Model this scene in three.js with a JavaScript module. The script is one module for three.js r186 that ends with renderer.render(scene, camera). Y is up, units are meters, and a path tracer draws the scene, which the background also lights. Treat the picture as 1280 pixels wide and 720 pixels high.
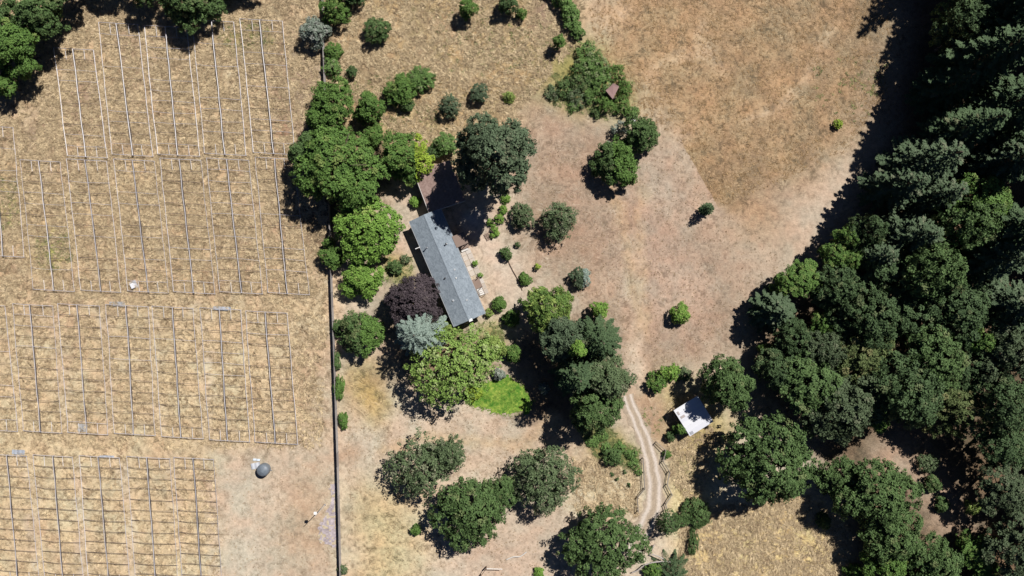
import * as THREE from 'three';
import { mergeGeometries } from 'three/addons/utils/BufferGeometryUtils.js';

// ---------------------------------------------------------------- camera, sky, sun, exposure
const scene = new THREE.Scene();
const CAM = 120, S = 0.135;                                   // drone height (m), metres per photo pixel on the ground
const camera = new THREE.PerspectiveCamera(2 * Math.atan(360 * S / CAM) * 180 / Math.PI, 16 / 9, 1, 6000);
camera.position.set(0, CAM, 0); camera.up.set(0, 0, -1); camera.lookAt(0, 0, 0);
const SKY_LEVEL = 0.1;
const SUN = new THREE.Vector3(0.445, 0.766, -0.463).normalize();
// clear deep-blue summer sky, paler towards the horizon and round the sun
{
  const w = 256, h = 128, d = new Float32Array(w * h * 4), v = new THREE.Vector3();
  for (let j = 0; j < h; j++) for (let i = 0; i < w; i++) {
    const up = ((j + 0.5) / h - 0.5) * Math.PI, a = ((i + 0.5) / w - 0.5) * 2 * Math.PI; v.set(Math.cos(a) * Math.cos(up), Math.sin(up), Math.sin(a) * Math.cos(up));
    const e = Math.max(0, v.y), hz = Math.pow(1 - e, 4), glow = Math.pow(Math.max(0, v.dot(SUN)), 12), o = (j * w + i) * 4;
    for (let c = 0; c < 3; c++) d[o + c] = SKY_LEVEL * ([0.13, 0.27, 0.72][c] * (1 - hz) + [0.45, 0.6, 0.9][c] * hz + [0.5, 0.46, 0.4][c] * glow); d[o + 3] = 1;
  }
  const t = new THREE.DataTexture(d, w, h, THREE.RGBAFormat, THREE.FloatType); t.mapping = THREE.EquirectangularReflectionMapping; t.magFilter = t.minFilter = THREE.LinearFilter; t.needsUpdate = true;
  scene.background = t; scene.environment = t;
}
const sun = new THREE.DirectionalLight(0xfffaf4, 5);
sun.position.copy(SUN).multiplyScalar(300); sun.castShadow = true; sun.shadow.mapSize.set(4096, 4096);
Object.assign(sun.shadow.camera, { left: -150, right: 150, top: 150, bottom: -150, near: 10, far: 700 });
scene.add(sun, sun.target);
const renderer = new THREE.WebGLRenderer({ antialias: true });
renderer.shadowMap.enabled = true; renderer.toneMapping = THREE.LinearToneMapping; renderer.toneMappingExposure = 1.27;

// ---------------------------------------------------------------- helpers
function rngOf(seed) { let a = seed >>> 0; return () => { a = (a + 0x6D2B79F5) | 0; let t = Math.imul(a ^ (a >>> 15), 1 | a); t = (t + Math.imul(t ^ (t >>> 7), 61 | t)) ^ t; return ((t ^ (t >>> 14)) >>> 0) / 4294967296; }; }
const R0 = rngOf(11);
const lerp = (a, b, t) => a + (b - a) * t, clamp = (x, a = 0, b = 1) => x < a ? a : x > b ? b : x;
const sstep = (a, b, x) => { const t = clamp((x - a) / (b - a)); return t * t * (3 - 2 * t); };
const HT = new Float32Array(65536); { const r = rngOf(5); for (let i = 0; i < 65536; i++) HT[i] = r() * 2 - 1; }
function noise(x, y) {                                        // value noise, -1..1
  const ix = Math.floor(x), iy = Math.floor(y); let fx = x - ix, fy = y - iy; fx = fx * fx * (3 - 2 * fx); fy = fy * fy * (3 - 2 * fy);
  const h = (a, b) => { let k = Math.imul(a, 374761393) + Math.imul(b, 668265263) | 0; k = Math.imul(k ^ (k >>> 13), 1274126177); return HT[(k ^ (k >>> 16)) & 65535]; };
  const a = h(ix, iy), b = h(ix + 1, iy), c = h(ix, iy + 1), d = h(ix + 1, iy + 1);
  return a + (b - a) * fx + (c - a) * fy + (a - b - c + d) * fx * fy;
}
const P = (px, py, h = 0) => { const k = S * (CAM - h) / CAM; return [(px - 640) * k, h, (py - 360) * k]; };   // the photo's pixel at height h -> metres
const hf = (x, z) => 0.05 * noise(x / 3.1, z / 3.1) + 0.1 * noise(x / 11 + 7, z / 11);    // gentle unevenness of the ground
const used = new Map();
function numbered(n) { const k = used.get(n) ?? 0; used.set(n, k + 1); return k ? n + '_' + String(k).padStart(3, '0') : n; }
function finish(o) { o.traverse(m => { if (m.isMesh) { m.castShadow = true; m.receiveShadow = true; } }); return o; }
function thing(name, label, category, pos = [0, 0, 0], turn = 0, group) {
  const o = new THREE.Group(); o.name = numbered(name); o.position.set(...pos); o.rotation.y = turn;
  o.userData = { label, category }; if (group) o.userData.group = group; scene.add(o); return o;
}
function part(parent, name, geo, mat, pos, rot, extra) {
  const m = new THREE.Mesh(geo, mat); m.name = name; if (pos) m.position.set(...pos); if (rot) m.rotation.set(...rot);
  if (extra) Object.assign(m.userData, extra);
  m.castShadow = m.receiveShadow = true; parent.add(m); return m;
}
function structure(name, geo, mat) { const m = new THREE.Mesh(geo, mat); m.name = numbered(name); m.userData.kind = 'structure'; m.castShadow = m.receiveShadow = true; scene.add(m); return m; }
const std = (c, r = 0.85, o = {}) => new THREE.MeshStandardMaterial({ color: Array.isArray(c) ? new THREE.Color().setRGB(...c) : c, roughness: r, ...o });
const box = (x, y, z, px = 0, py = 0, pz = 0) => { const g = new THREE.BoxGeometry(x, y, z); g.translate(px, py, pz); return g; };
const lin = c => c.map(v => { v /= 255; return v <= 0.04045 ? v / 12.92 : Math.pow((v + 0.055) / 1.055, 2.4); });
const LIT = 1.45;                                             // brightness of sunlit level ground over its base colour
const alb = (r, g, b) => lin([r, g, b]).map((v, i) => v / LIT * [1.01, 1.025, 1.035][i]);
function bar(a, b, r, seg = 6) {                              // a round bar between two points
  const A = new THREE.Vector3(...a), B = new THREE.Vector3(...b), d = B.clone().sub(A), g = new THREE.CylinderGeometry(r, r, d.length(), seg, 1);
  g.applyQuaternion(new THREE.Quaternion().setFromUnitVectors(new THREE.Vector3(0, 1, 0), d.normalize())); g.translate(...A.add(B).multiplyScalar(0.5).toArray()); return g;
}
function tube(pts, r, seg = 12, rad = 5) { return new THREE.TubeGeometry(new THREE.CatmullRomCurve3(pts.map(p => new THREE.Vector3(...p))), seg, r, rad, false); }
function dataTex(w, h, fn, srgb = true, repeat) {
  const d = new Uint8Array(w * h * 4);
  for (let y = 0, i = 0; y < h; y++) for (let x = 0; x < w; x++, i += 4) { const c = fn(x, y); d[i] = clamp(c[0]) * 255; d[i + 1] = clamp(c[1]) * 255; d[i + 2] = clamp(c[2]) * 255; d[i + 3] = 255; }
  const t = new THREE.DataTexture(d, w, h); t.magFilter = THREE.LinearFilter; t.minFilter = THREE.LinearMipmapLinearFilter; t.generateMipmaps = true;
  if (srgb) t.colorSpace = THREE.SRGBColorSpace; t.wrapS = t.wrapT = THREE.RepeatWrapping; if (repeat) t.repeat.set(...repeat); t.needsUpdate = true; return t;
}
const toS = v => v <= 0.0031308 ? v * 12.92 : 1.055 * Math.pow(v, 1 / 2.4) - 0.055;

// ---------------------------------------------------------------- ground
// what covers the ground, as patches outlined in the photo's pixels: c1, c2 its two tones, st straw strands, fine the grain, bump in units of 0.2 m
const FIELD = { c1: alb(214, 187, 146), c2: alb(186, 158, 128), cs: alb(236, 214, 176), cd: alb(136, 114, 86), st: 1, bump: 1 };
const TAN = { c1: alb(212, 194, 171), c2: alb(199, 178, 155), cs: alb(226, 211, 184), cd: alb(150, 131, 106), st: 0.5, bump: 0.45 };
const PINK = { c1: alb(186, 161, 137), c2: alb(167, 142, 119), cs: alb(210, 189, 167), cd: alb(134, 113, 93), st: 0.55, bump: 0.5 };
const BROWN = { c1: alb(182, 149, 112), c2: alb(148, 125, 97), cs: alb(204, 176, 138), cd: alb(106, 90, 66), st: 0.85, bump: 0.85 };
const MEADOW = { c1: alb(192, 165, 122), c2: alb(162, 138, 102), cs: alb(222, 196, 148), cd: alb(104, 92, 58), st: 1, bump: 1 };
const GOLD = { c1: alb(228, 204, 146), c2: alb(212, 184, 128), cs: alb(248, 228, 178), cd: alb(166, 140, 92), st: 1, bump: 1 };
const PALE = { c1: alb(212, 191, 168), c2: alb(200, 177, 154), cs: alb(218, 200, 178), cd: alb(160, 140, 118), st: 0.3, bump: 0.3 };
const GREENISH = { c1: alb(138, 140, 76), c2: alb(168, 152, 92), cs: alb(188, 176, 110), cd: alb(84, 92, 44), st: 0.7, bump: 0.8 };
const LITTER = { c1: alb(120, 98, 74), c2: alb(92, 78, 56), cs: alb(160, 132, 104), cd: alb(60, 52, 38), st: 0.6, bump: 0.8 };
const YELLOWISH = { c1: alb(190, 172, 116), c2: alb(170, 150, 104), cs: alb(212, 196, 140), cd: alb(112, 106, 62), st: 0.9, bump: 0.9 };
const PATCHES = [
  [FIELD, 3, [[-300, -300], [402, -300], [412, 360], [418, 470], [416, 560], [-300, 565]]],
  [{ ...FIELD, c1: alb(220, 197, 158), c2: alb(202, 176, 142), st: 0.9, bump: 0.7 }, 3, [[-300, 375], [375, 380], [380, 560], [275, 575], [280, 1000], [-300, 1000]]],
  [TAN, 2.5, [[270, 570], [418, 540], [430, 1000], [282, 1000]]],
  [{ ...TAN, c1: alb(196, 168, 138), c2: alb(180, 150, 120) }, 3, [[360, 600], [410, 560], [416, 700], [350, 720]]],
  [PINK, 1.5, [[64, 250], [66, 30], [190, 50], [120, 190]].map(([x, y]) => [x + 300, y + 0])],
  [{ ...FIELD, c1: alb(178, 144, 118), c2: alb(168, 134, 108), st: 0.4, bump: 0.4 }, 0.6, [[334, 30], [352, 30], [366, 188], [346, 190]]],
  [{ ...FIELD, c1: alb(178, 150, 124), c2: alb(170, 138, 112), st: 0.4, bump: 0.4 }, 0.8, [[76, 66], [114, 66], [128, 160], [86, 170]]],
  [{ ...FIELD, c1: alb(176, 146, 122), c2: alb(166, 138, 112), st: 0.4, bump: 0.4 }, 0.8, [[150, 32], [170, 32], [184, 110], [158, 112]]],
  ...[[68, 81], [126, 138], [187, 196], [243, 256]].map(([a, b]) => [{ ...PALE, c1: alb(220, 200, 172), c2: alb(206, 184, 156) }, 0.5, [[a + 1, 384], [b - 3, 384], [b + 9, 545], [a + 13, 545]]]),
  ...[[34, 40], [91, 98], [150, 157], [213, 216]].map(([a, b]) => [{ ...PALE, c1: alb(222, 204, 180), c2: alb(210, 190, 166) }, 0.5, [[a, 572], [b, 572], [b + 15, 760], [a + 15, 760]]]),
  [MEADOW, 3, [[404, -300], [730, -300], [728, 40], [690, 128], [640, 180], [590, 210], [520, 235], [412, 230]]],
  [{ ...MEADOW, c1: alb(166, 142, 112), c2: alb(150, 128, 96), st: 0.4, bump: 0.4 }, 1.5, [[436, 60], [480, 60], [500, 90], [470, 118], [430, 110]]],
  [{ ...PINK, c1: alb(160, 134, 112), c2: alb(150, 124, 100) }, 1.2, [[665, -20], [688, -20], [698, 30], [690, 55], [668, 45]]],
  [BROWN, 3, [[722, -300], [1130, -300], [1120, 110], [1080, 190], [1010, 240], [900, 262], [850, 176], [780, 130], [745, 60]]],
  [PINK, 2, [[672, 128], [705, 125], [760, 160], [852, 176], [900, 262], [985, 330], [930, 370], [920, 440], [870, 450], [800, 480], [770, 420], [700, 370], [640, 300], [640, 200]]],
  [{ ...PINK, c1: alb(196, 169, 147), c2: alb(182, 155, 134) }, 3, [[760, 250], [845, 205], [870, 300], [900, 400], [820, 440], [780, 330]]],
  [PALE, 3, [[880, 270], [1010, 250], [1075, 180], [1110, 150], [1080, 250], [1010, 330], [940, 375], [925, 320]]],
  [{ ...BROWN, c1: alb(182, 150, 112), c2: alb(172, 142, 112), st: 0.6 }, 3, [[905, 222], [960, 215], [985, 280], [960, 320], [915, 285]]],
  [{ ...PINK, c1: alb(204, 180, 158), c2: alb(188, 164, 142) }, 0.5, [[800, 190], [851, 177], [899, 266], [850, 290], [800, 250]]], [BROWN, 0.5, [[852, 175], [900, 170], [960, 220], [925, 262], [901, 263]]],
  [{ ...PINK, c1: alb(188, 156, 132), c2: alb(178, 146, 122) }, 2, [[690, 225], [740, 220], [745, 260], [735, 300], [705, 270]]],
  [{ ...PALE, c1: alb(226, 206, 182), c2: alb(212, 190, 165) }, 0.6, [[785, 335], [797, 335], [806, 470], [800, 520], [774, 520], [776, 470], [788, 420]]],
  [TAN, 2, [[424, 450], [520, 440], [600, 500], [700, 530], [740, 540], [770, 640], [720, 720], [700, 1000], [432, 1000], [426, 600]]],
  [{ ...MEADOW, c1: alb(196, 172, 112), c2: alb(184, 156, 104), st: 0.7 }, 1.6, [[430, 455], [480, 450], [490, 490], [470, 540], [440, 520]]],
  [{ ...MEADOW, c1: alb(214, 194, 150), c2: alb(202, 180, 138), st: 0.8 }, 3, [[440, 610], [520, 590], [530, 690], [500, 760], [440, 760]]],
  [PALE, 2.5, [[560, 700], [700, 640], [745, 610], [760, 640], [700, 690], [690, 760], [560, 780]]],
  [{ ...TAN, c1: alb(216, 195, 156), c2: alb(203, 178, 142), st: 0.9, bump: 0.8 }, 1.5, [[715, 560], [800, 580], [798, 650], [740, 645], [700, 640]]],
  [GREENISH, 1.2, [[724, 540], [755, 528], [800, 560], [802, 590], [778, 585], [745, 570]]],
  [{ ...PALE, c1: alb(224, 205, 184), c2: alb(210, 190, 168) }, 0.7, [[590, 292], [625, 300], [640, 320], [652, 345], [662, 380], [650, 390], [625, 365], [612, 340], [596, 320]]],
  [PALE, 1, [[498, 236], [520, 236], [528, 262], [512, 280], [524, 330], [508, 330], [500, 300]]],
  [{ ...PALE, c1: alb(206, 200, 196), c2: alb(192, 186, 182), st: 0.05 }, 0.8, [[580, 262], [612, 268], [610, 288], [586, 294]]],
  [GREENISH, 1.2, [[478, 322], [505, 318], [518, 340], [516, 360], [484, 352]]],
  [{ ...GREENISH, c1: alb(148, 150, 84) }, 1, [[585, 400], [625, 398], [630, 430], [600, 440]]],
  [GREENISH, 2, [[690, 60], [725, 45], [770, 80], [795, 130], [780, 155], [740, 140], [690, 125], [680, 100]]],
  [YELLOWISH, 2.5, [[800, 490], [850, 470], [900, 500], [930, 520], [900, 560], [870, 650], [845, 640], [838, 560], [815, 520]]],
  [{ ...PALE, c1: alb(186, 154, 126), c2: alb(172, 140, 112), st: 0.5 }, 1.5, [[792, 500], [820, 490], [835, 540], [828, 560], [808, 540]]],
  [GOLD, 2, [[850, 590], [900, 640], [1010, 610], [1062, 650], [1058, 760], [860, 1000], [850, 700], [838, 620]]],
  [LITTER, 3, [[1110, -300], [1600, -300], [1600, 1000], [1060, 1000], [1060, 650], [1020, 560], [940, 500], [930, 400], [1010, 350], [1090, 230], [1120, 110]]],
  [{ ...PINK, c1: alb(196, 170, 146), c2: alb(178, 150, 126), st: 0.5 }, 2, [[1085, 555], [1140, 540], [1150, 580], [1180, 600], [1190, 640], [1230, 650], [1190, 680], [1170, 660], [1150, 610], [1100, 600]]],
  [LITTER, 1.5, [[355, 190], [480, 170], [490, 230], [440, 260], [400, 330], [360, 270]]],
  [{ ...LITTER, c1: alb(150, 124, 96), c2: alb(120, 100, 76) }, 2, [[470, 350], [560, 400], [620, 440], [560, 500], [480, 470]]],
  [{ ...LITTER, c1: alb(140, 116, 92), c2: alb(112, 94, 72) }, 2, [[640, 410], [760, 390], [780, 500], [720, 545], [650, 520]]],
  [{ ...YELLOWISH, c1: alb(176, 178, 96), c2: alb(196, 180, 112), st: 0.7 }, 1.5, [[42, 298], [82, 292], [92, 322], [60, 340], [44, 330]]],
  [{ ...YELLOWISH, c1: alb(186, 172, 106), c2: alb(196, 172, 112), st: 0.7 }, 1.5, [[0, 225], [22, 222], [26, 275], [0, 290]]],
  [{ ...GREENISH, c1: alb(150, 140, 88), c2: alb(170, 146, 100) }, 1.5, [[265, 28], [340, 26], [345, 60], [300, 70], [270, 55]]],
  [{ ...PINK, c1: alb(160, 140, 116), c2: alb(150, 126, 102), st: 0.5 }, 1.5, [[30, 150], [60, 145], [70, 185], [40, 190]]],
  [{ ...PINK, c1: alb(188, 146, 112), c2: alb(178, 138, 106), st: 0.3 }, 1, [[425, 560], [450, 562], [448, 580], [428, 580]]],
];
const trail = (pts, w) => { const L = [], Rr = []; pts.forEach(([x, y], i) => { const a = pts[Math.max(0, i - 1)], b = pts[Math.min(pts.length - 1, i + 1)], d = Math.hypot(b[0] - a[0], b[1] - a[1]) || 1, nx = -(b[1] - a[1]) / d * w, ny = (b[0] - a[0]) / d * w; L.push([x + nx, y + ny]); Rr.unshift([x - nx, y - ny]); }); return [...L, ...Rr]; };
const PATHK = { ...PALE, c1: alb(212, 186, 150), c2: alb(196, 166, 130), st: 0.5 };
for (const [pts, w] of [[[[744, 44], [762, 32], [778, 24], [792, 12]], 2], [[[756, -10], [768, 12], [774, 28]], 2], [[[880, 20], [872, 45], [885, 70], [905, 90]], 1.8], [[[795, 150], [802, 120], [818, 90], [850, 70], [900, 62]], 1.8], [[[930, 150], [975, 130], [1010, 90], [1040, 30]], 1.8], [[[470, 20], [520, 60], [545, 90], [590, 100]], 1.8], [[[540, 20], [580, 55], [600, 90]], 1.8], [[[450, 0], [455, 40], [452, 70]], 1.8], [[[110, 60], [140, 20], [160, -10]], 3], [[[20, 150], [70, 110], [108, 62]], 3], [[[755, 215], [775, 260], [790, 330], [800, 420]], 2.2], [[[805, 225], [800, 270], [806, 340], [812, 430]], 1.6], [[[700, 520], [650, 560], [560, 545], [470, 560]], 3]]) PATCHES.push([PATHK, 0.5, trail(pts, w * 2)]);
for (const [pts, w] of [[[[852, 176], [872, 214], [899, 264]], 0.9], [[[790, 330], [794, 380], [795, 430]], 1]]) PATCHES.push([{ ...BROWN, c1: alb(136, 112, 84), c2: alb(126, 104, 78) }, 0.5, trail(pts, w * 2.4)]);
const GX = 112, GZ = 74;                                      // half-size of the detailed sheet
const MW = 448, MH = 296;
function inPoly(poly, x, y) { let c = false; for (let i = 0, j = poly.length - 1; i < poly.length; j = i++) { const [xi, yi] = poly[i], [xj, yj] = poly[j]; if ((yi > y) !== (yj > y) && x < (xj - xi) * (y - yi) / (yj - yi) + xi) c = !c; } return c; }
function maskOf(poly, feather) {
  let m = new Float32Array(MW * MH);
  for (let j = 0; j < MH; j++) for (let i = 0; i < MW; i++) { const x = ((i + 0.5) / MW * 2 - 1) * GX, z = ((j + 0.5) / MH * 2 - 1) * GZ; m[j * MW + i] = inPoly(poly, x / S + 640, z / S + 360) ? 1 : 0; }
  const r = Math.max(1, Math.round(feather / 0.5));
  for (let pass = 0; pass < 2; pass++) for (const [st, n, other, ost] of [[1, MW, MH, MW], [MW, MH, MW, 1]]) {
    const o = new Float32Array(MW * MH);
    for (let k = 0; k < other; k++) { let s = 0; const b = k * ost; for (let i = -r; i <= r; i++) s += m[b + clamp(i, 0, n - 1) * st]; for (let i = 0; i < n; i++) { o[b + i * st] = s / (2 * r + 1); s += m[b + Math.min(n - 1, i + r + 1) * st] - m[b + Math.max(0, i - r) * st]; } }
    m = o;
  }
  return m;
}
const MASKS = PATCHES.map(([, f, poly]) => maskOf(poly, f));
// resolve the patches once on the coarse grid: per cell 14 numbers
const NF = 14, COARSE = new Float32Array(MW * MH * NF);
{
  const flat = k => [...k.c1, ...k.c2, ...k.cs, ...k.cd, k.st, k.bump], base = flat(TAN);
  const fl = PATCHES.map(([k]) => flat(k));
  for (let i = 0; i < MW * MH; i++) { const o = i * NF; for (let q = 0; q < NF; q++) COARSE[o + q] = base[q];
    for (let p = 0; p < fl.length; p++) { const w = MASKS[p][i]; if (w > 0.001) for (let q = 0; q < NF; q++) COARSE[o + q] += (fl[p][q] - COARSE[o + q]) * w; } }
}
const cell = new Float32Array(NF);
function cover(x, z) {                                        // what covers the ground at x, z -> cell
  const u = clamp((x / GX + 1) / 2 * MW - 0.5, 0, MW - 1.001), v = clamp((z / GZ + 1) / 2 * MH - 0.5, 0, MH - 1.001), i = u | 0, j = v | 0, f = u - i, g = v - j, a = (j * MW + i) * NF;
  for (let q = 0; q < NF; q++) { const A = COARSE[a + q], B = COARSE[a + NF + q], C = COARSE[a + MW * NF + q], D = COARSE[a + MW * NF + NF + q]; cell[q] = (A + (B - A) * f) * (1 - g) + (C + (D - C) * f) * g; }
  return cell;
}
const TW = 2048, colorData = new Uint8Array(TW * TW * 4), bumpData = new Uint8Array(TW * TW * 4);
{
  const rr = rngOf(77), flatK = k => [...k.c1, ...k.c2, ...k.cs, ...k.cd, k.st, k.bump], FB = flatK({ ...BROWN, c1: alb(176, 143, 104), c2: alb(142, 119, 90) }), FP = flatK({ ...PINK, c1: alb(200, 174, 149), c2: alb(186, 159, 135) });
  for (let j = 0, i4 = 0; j < TW; j++) for (let i = 0; i < TW; i++, i4 += 4) {
    const x = ((i + 0.5) / TW * 2 - 1) * GX, z = (1 - (j + 0.5) / TW * 2) * GZ;
    const w1 = noise(x / 5, z / 5), w2 = noise(x / 5 + 40, z / 5 + 9), w3 = noise(x / 1.3 + 3, z / 1.3), w4 = noise(x / 1.3, z / 1.3 + 50);
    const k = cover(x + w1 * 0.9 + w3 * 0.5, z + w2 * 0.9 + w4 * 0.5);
    const ex = (x / S + 640 - 850) , ez = (z / S + 360 - 174), al = (ex * 0.49 + ez * 0.872) / 104, sd = (ex * 0.872 - ez * 0.49) * S;
    if (al > 0 && al < 1 && sd > -5 && sd < 6) { const F = sd + 0.12 * w3 > 0 ? FB : FP, w = Math.min(1, 6 * al, 6 * (1 - al)) * (1 - sstep(2, 5, Math.abs(sd))); for (let q = 0; q < NF; q++) k[q] += (F[q] - k[q]) * w; }
    const st = k[12], ang = noise(x / 6, z / 6 + 80) * 3.5 + w3 * 0.9, ca = Math.cos(ang), sa = Math.sin(ang), u = x * ca + z * sa, v = -x * sa + z * ca;
    const strand = noise(u / 0.85, v / 0.17), strand2 = noise(u / 1.5 + 31, v / 0.32 + 17);
    const n3 = noise(x / 0.5, z / 0.5), big = w1 * 0.5 + noise(x / 14 + 5, z / 14) * 0.7 + noise(x / 2.2, z / 2.2 + 3) * 0.45, g = rr() * 2 - 1;
    const t = clamp(0.5 + big * 0.75), hi = clamp(strand * 1.0 + strand2 * 0.7 + w4 * 0.3 - 0.1) * st, lo = clamp(-strand2 * 0.8 - n3 * 0.65 - w3 * 0.5 - 0.18) * st;
    const f = 1 + 0.09 * n3 + 0.12 * g + 0.12 * noise(x / 0.24, z / 0.24), hue = [0.055, -0.012, -0.035].map(q => 1 + q * clamp(noise(x / 3.3 + 60, z / 3.3) + 0.7 * noise(x / 1.2, z / 1.2 + 77), -1, 1));
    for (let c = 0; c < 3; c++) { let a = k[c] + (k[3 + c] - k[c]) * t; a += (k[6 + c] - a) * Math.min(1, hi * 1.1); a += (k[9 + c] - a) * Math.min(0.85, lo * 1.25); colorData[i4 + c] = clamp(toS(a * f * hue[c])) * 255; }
    colorData[i4 + 3] = 255;
    const h = 0.45 + k[13] * (0.16 * w3 + 0.14 * n3 + 0.12 * strand + 0.12 * strand2) + 0.02 * g;
    bumpData[i4] = bumpData[i4 + 1] = bumpData[i4 + 2] = clamp(h) * 255; bumpData[i4 + 3] = 255;
  }
}
function rawTex(d, srgb) { const t = new THREE.DataTexture(d, TW, TW); t.magFilter = THREE.LinearFilter; t.minFilter = THREE.LinearMipmapLinearFilter; t.generateMipmaps = true; if (srgb) t.colorSpace = THREE.SRGBColorSpace; t.needsUpdate = true; return t; }
const groundMat = new THREE.MeshStandardMaterial({ map: rawTex(colorData, true), bumpMap: rawTex(bumpData, false), bumpScale: 0.2, roughness: 0.95 });
{
  const g = new THREE.PlaneGeometry(GX * 2, GZ * 2, 320, 212); g.rotateX(-Math.PI / 2);
  const p = g.attributes.position; for (let i = 0; i < p.count; i++) p.setY(i, hf(p.getX(i), p.getZ(i)));
  g.computeVertexNormals(); structure('ground', g, groundMat);
}
{
  const tex = dataTex(512, 512, (x, y) => { const n = noise(x / 9, y / 9) * 0.5 + noise(x / 30, y / 30) * 0.5 + noise(x / 2.5, y / 2.5) * 0.5; return [0.6 + n * 0.1, 0.51 + n * 0.09, 0.39 + n * 0.08]; }, true, [120, 120]);
  const g = new THREE.PlaneGeometry(4000, 4000, 4, 4); g.rotateX(-Math.PI / 2); g.translate(0, -0.35, 0); structure('surrounding_land', g, new THREE.MeshStandardMaterial({ map: tex, roughness: 0.95 }));
}
// driveway: a gravel ribbon with a greyer crown between the wheel ruts
function ribbon(pts, widths, across, lift, ragged) {
  const curve = new THREE.CatmullRomCurve3(pts.map(([x, y]) => new THREE.Vector3(...P(x, y)))), n = Math.ceil(curve.getLength() / 0.4), pos = [], uv = [], idx = [], L = curve.getLength();
  for (let i = 0; i <= n; i++) {
    const t = i / n, c = curve.getPointAt(t), d = curve.getTangentAt(t), w = widths[0] + (widths[1] - widths[0]) * t;
    for (let j = 0; j <= across; j++) { const s = j / across * 2 - 1, e = (Math.abs(s) > 0.99 ? ragged * noise(i * 0.35, j * 9.1 + 3) : 0), o = s * (w / 2 + e), x = c.x - d.z * o, z = c.z + d.x * o; pos.push(x, hf(x, z) + lift, z); uv.push(j / across, t * L / 8); }
  }
  for (let i = 0; i < n; i++) for (let j = 0; j < across; j++) { const a = i * (across + 1) + j, b = a + across + 1; idx.push(a, a + 1, b, b, a + 1, b + 1); }
  const g = new THREE.BufferGeometry(); g.setAttribute('position', new THREE.Float32BufferAttribute(pos, 3)); g.setAttribute('uv', new THREE.Float32BufferAttribute(uv, 2)); g.setIndex(idx); g.computeVertexNormals();
  if (g.attributes.normal.getY(0) < 0) { idx.reverse(); g.setIndex(idx); g.computeVertexNormals(); }
  return g;
}
{
  const rr = rngOf(9), tex = dataTex(128, 512, (x, y) => {
    const s = x / 127 * 2 - 1, wob = noise(0.3, y / 60) * 0.12, rut = Math.max(Math.exp(-(((s - 0.48 + wob) / 0.24) ** 2)), Math.exp(-(((s + 0.48 + wob) / 0.24) ** 2)));
    const n = noise(x / 6, y / 14) * 0.5 + noise(x / 2, y / 3) * 0.5, gr = (rr() - 0.5) * 0.09, c = lerp(0.6, 0.745, clamp(rut * 1.1 + n * 0.45)) + n * 0.04 + gr, wm = 1 - rut;
    return [c, c * lerp(0.945, 0.9, wm), c * lerp(0.89, 0.78, wm)];
  });
  const m = new THREE.MeshStandardMaterial({ map: tex, bumpMap: tex, bumpScale: 0.04, roughness: 0.95 });
  structure('driveway', ribbon([[784, 494], [788, 506], [798, 530], [808, 555], [814, 580], [818, 605], [817, 632], [810, 652], [800, 672], [790, 695]], [2.2, 4.1], 10, 0.03, 0.4), m);
}
function patchSheet(name, outline, tex, lift, size) {
  const shape = new THREE.Shape(outline.map(([x, y]) => { const [a, , b] = P(x, y); return new THREE.Vector2(a, -b); }));
  const curve = new THREE.SplineCurve([...shape.getPoints(), shape.getPoints()[0]]); const pts = curve.getPoints(90).map((q, i) => new THREE.Vector2(q.x + 0.45 * noise(i * 0.9, 2), q.y + 0.45 * noise(i * 0.9, 20)));
  const g = new THREE.ShapeGeometry(new THREE.Shape(pts)); g.rotateX(-Math.PI / 2); const p = g.attributes.position, uv = g.attributes.uv;
  for (let i = 0; i < p.count; i++) { p.setY(i, hf(p.getX(i), p.getZ(i)) + lift); uv.setXY(i, p.getX(i) / size, p.getZ(i) / size); }
  g.computeVertexNormals(); return structure(name, g, new THREE.MeshStandardMaterial({ map: tex, bumpMap: tex, bumpScale: 0.05, roughness: 0.95 }));
}
const LAWN = [[578, 496], [600, 480], [632, 470], [652, 482], [664, 500], [660, 514], [636, 517], [606, 512], [588, 505]];
{
  const r1 = rngOf(21);
  patchSheet('lawn', LAWN, dataTex(256, 256, (x, y) => { const n = noise(x / 9, y / 9) * 0.09 + noise(x / 30, y / 30) * 0.08 + (r1() - 0.5) * 0.08; return [0.39 + n * 1.6, 0.52 + n, 0.17 + n * 0.9]; }), 0.06, 8);
  const grav = dataTex(256, 256, (x, y) => { const n = noise(x / 8, y / 8) * 0.07 + noise(x / 26, y / 26) * 0.06 + (r1() - 0.5) * 0.2, y2 = noise(x / 14, y / 14 + 4) > 0.25 ? 0.06 : 0; return [0.63 + n + y2, 0.59 + n + y2 * 0.8, 0.60 + n - y2]; });
  patchSheet('gravel_patch', [[411, 606], [419, 606], [420, 640], [421, 678], [404, 680], [399, 670], [402, 655], [409, 640], [413, 625]], grav, 0.06, 8);
}

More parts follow.
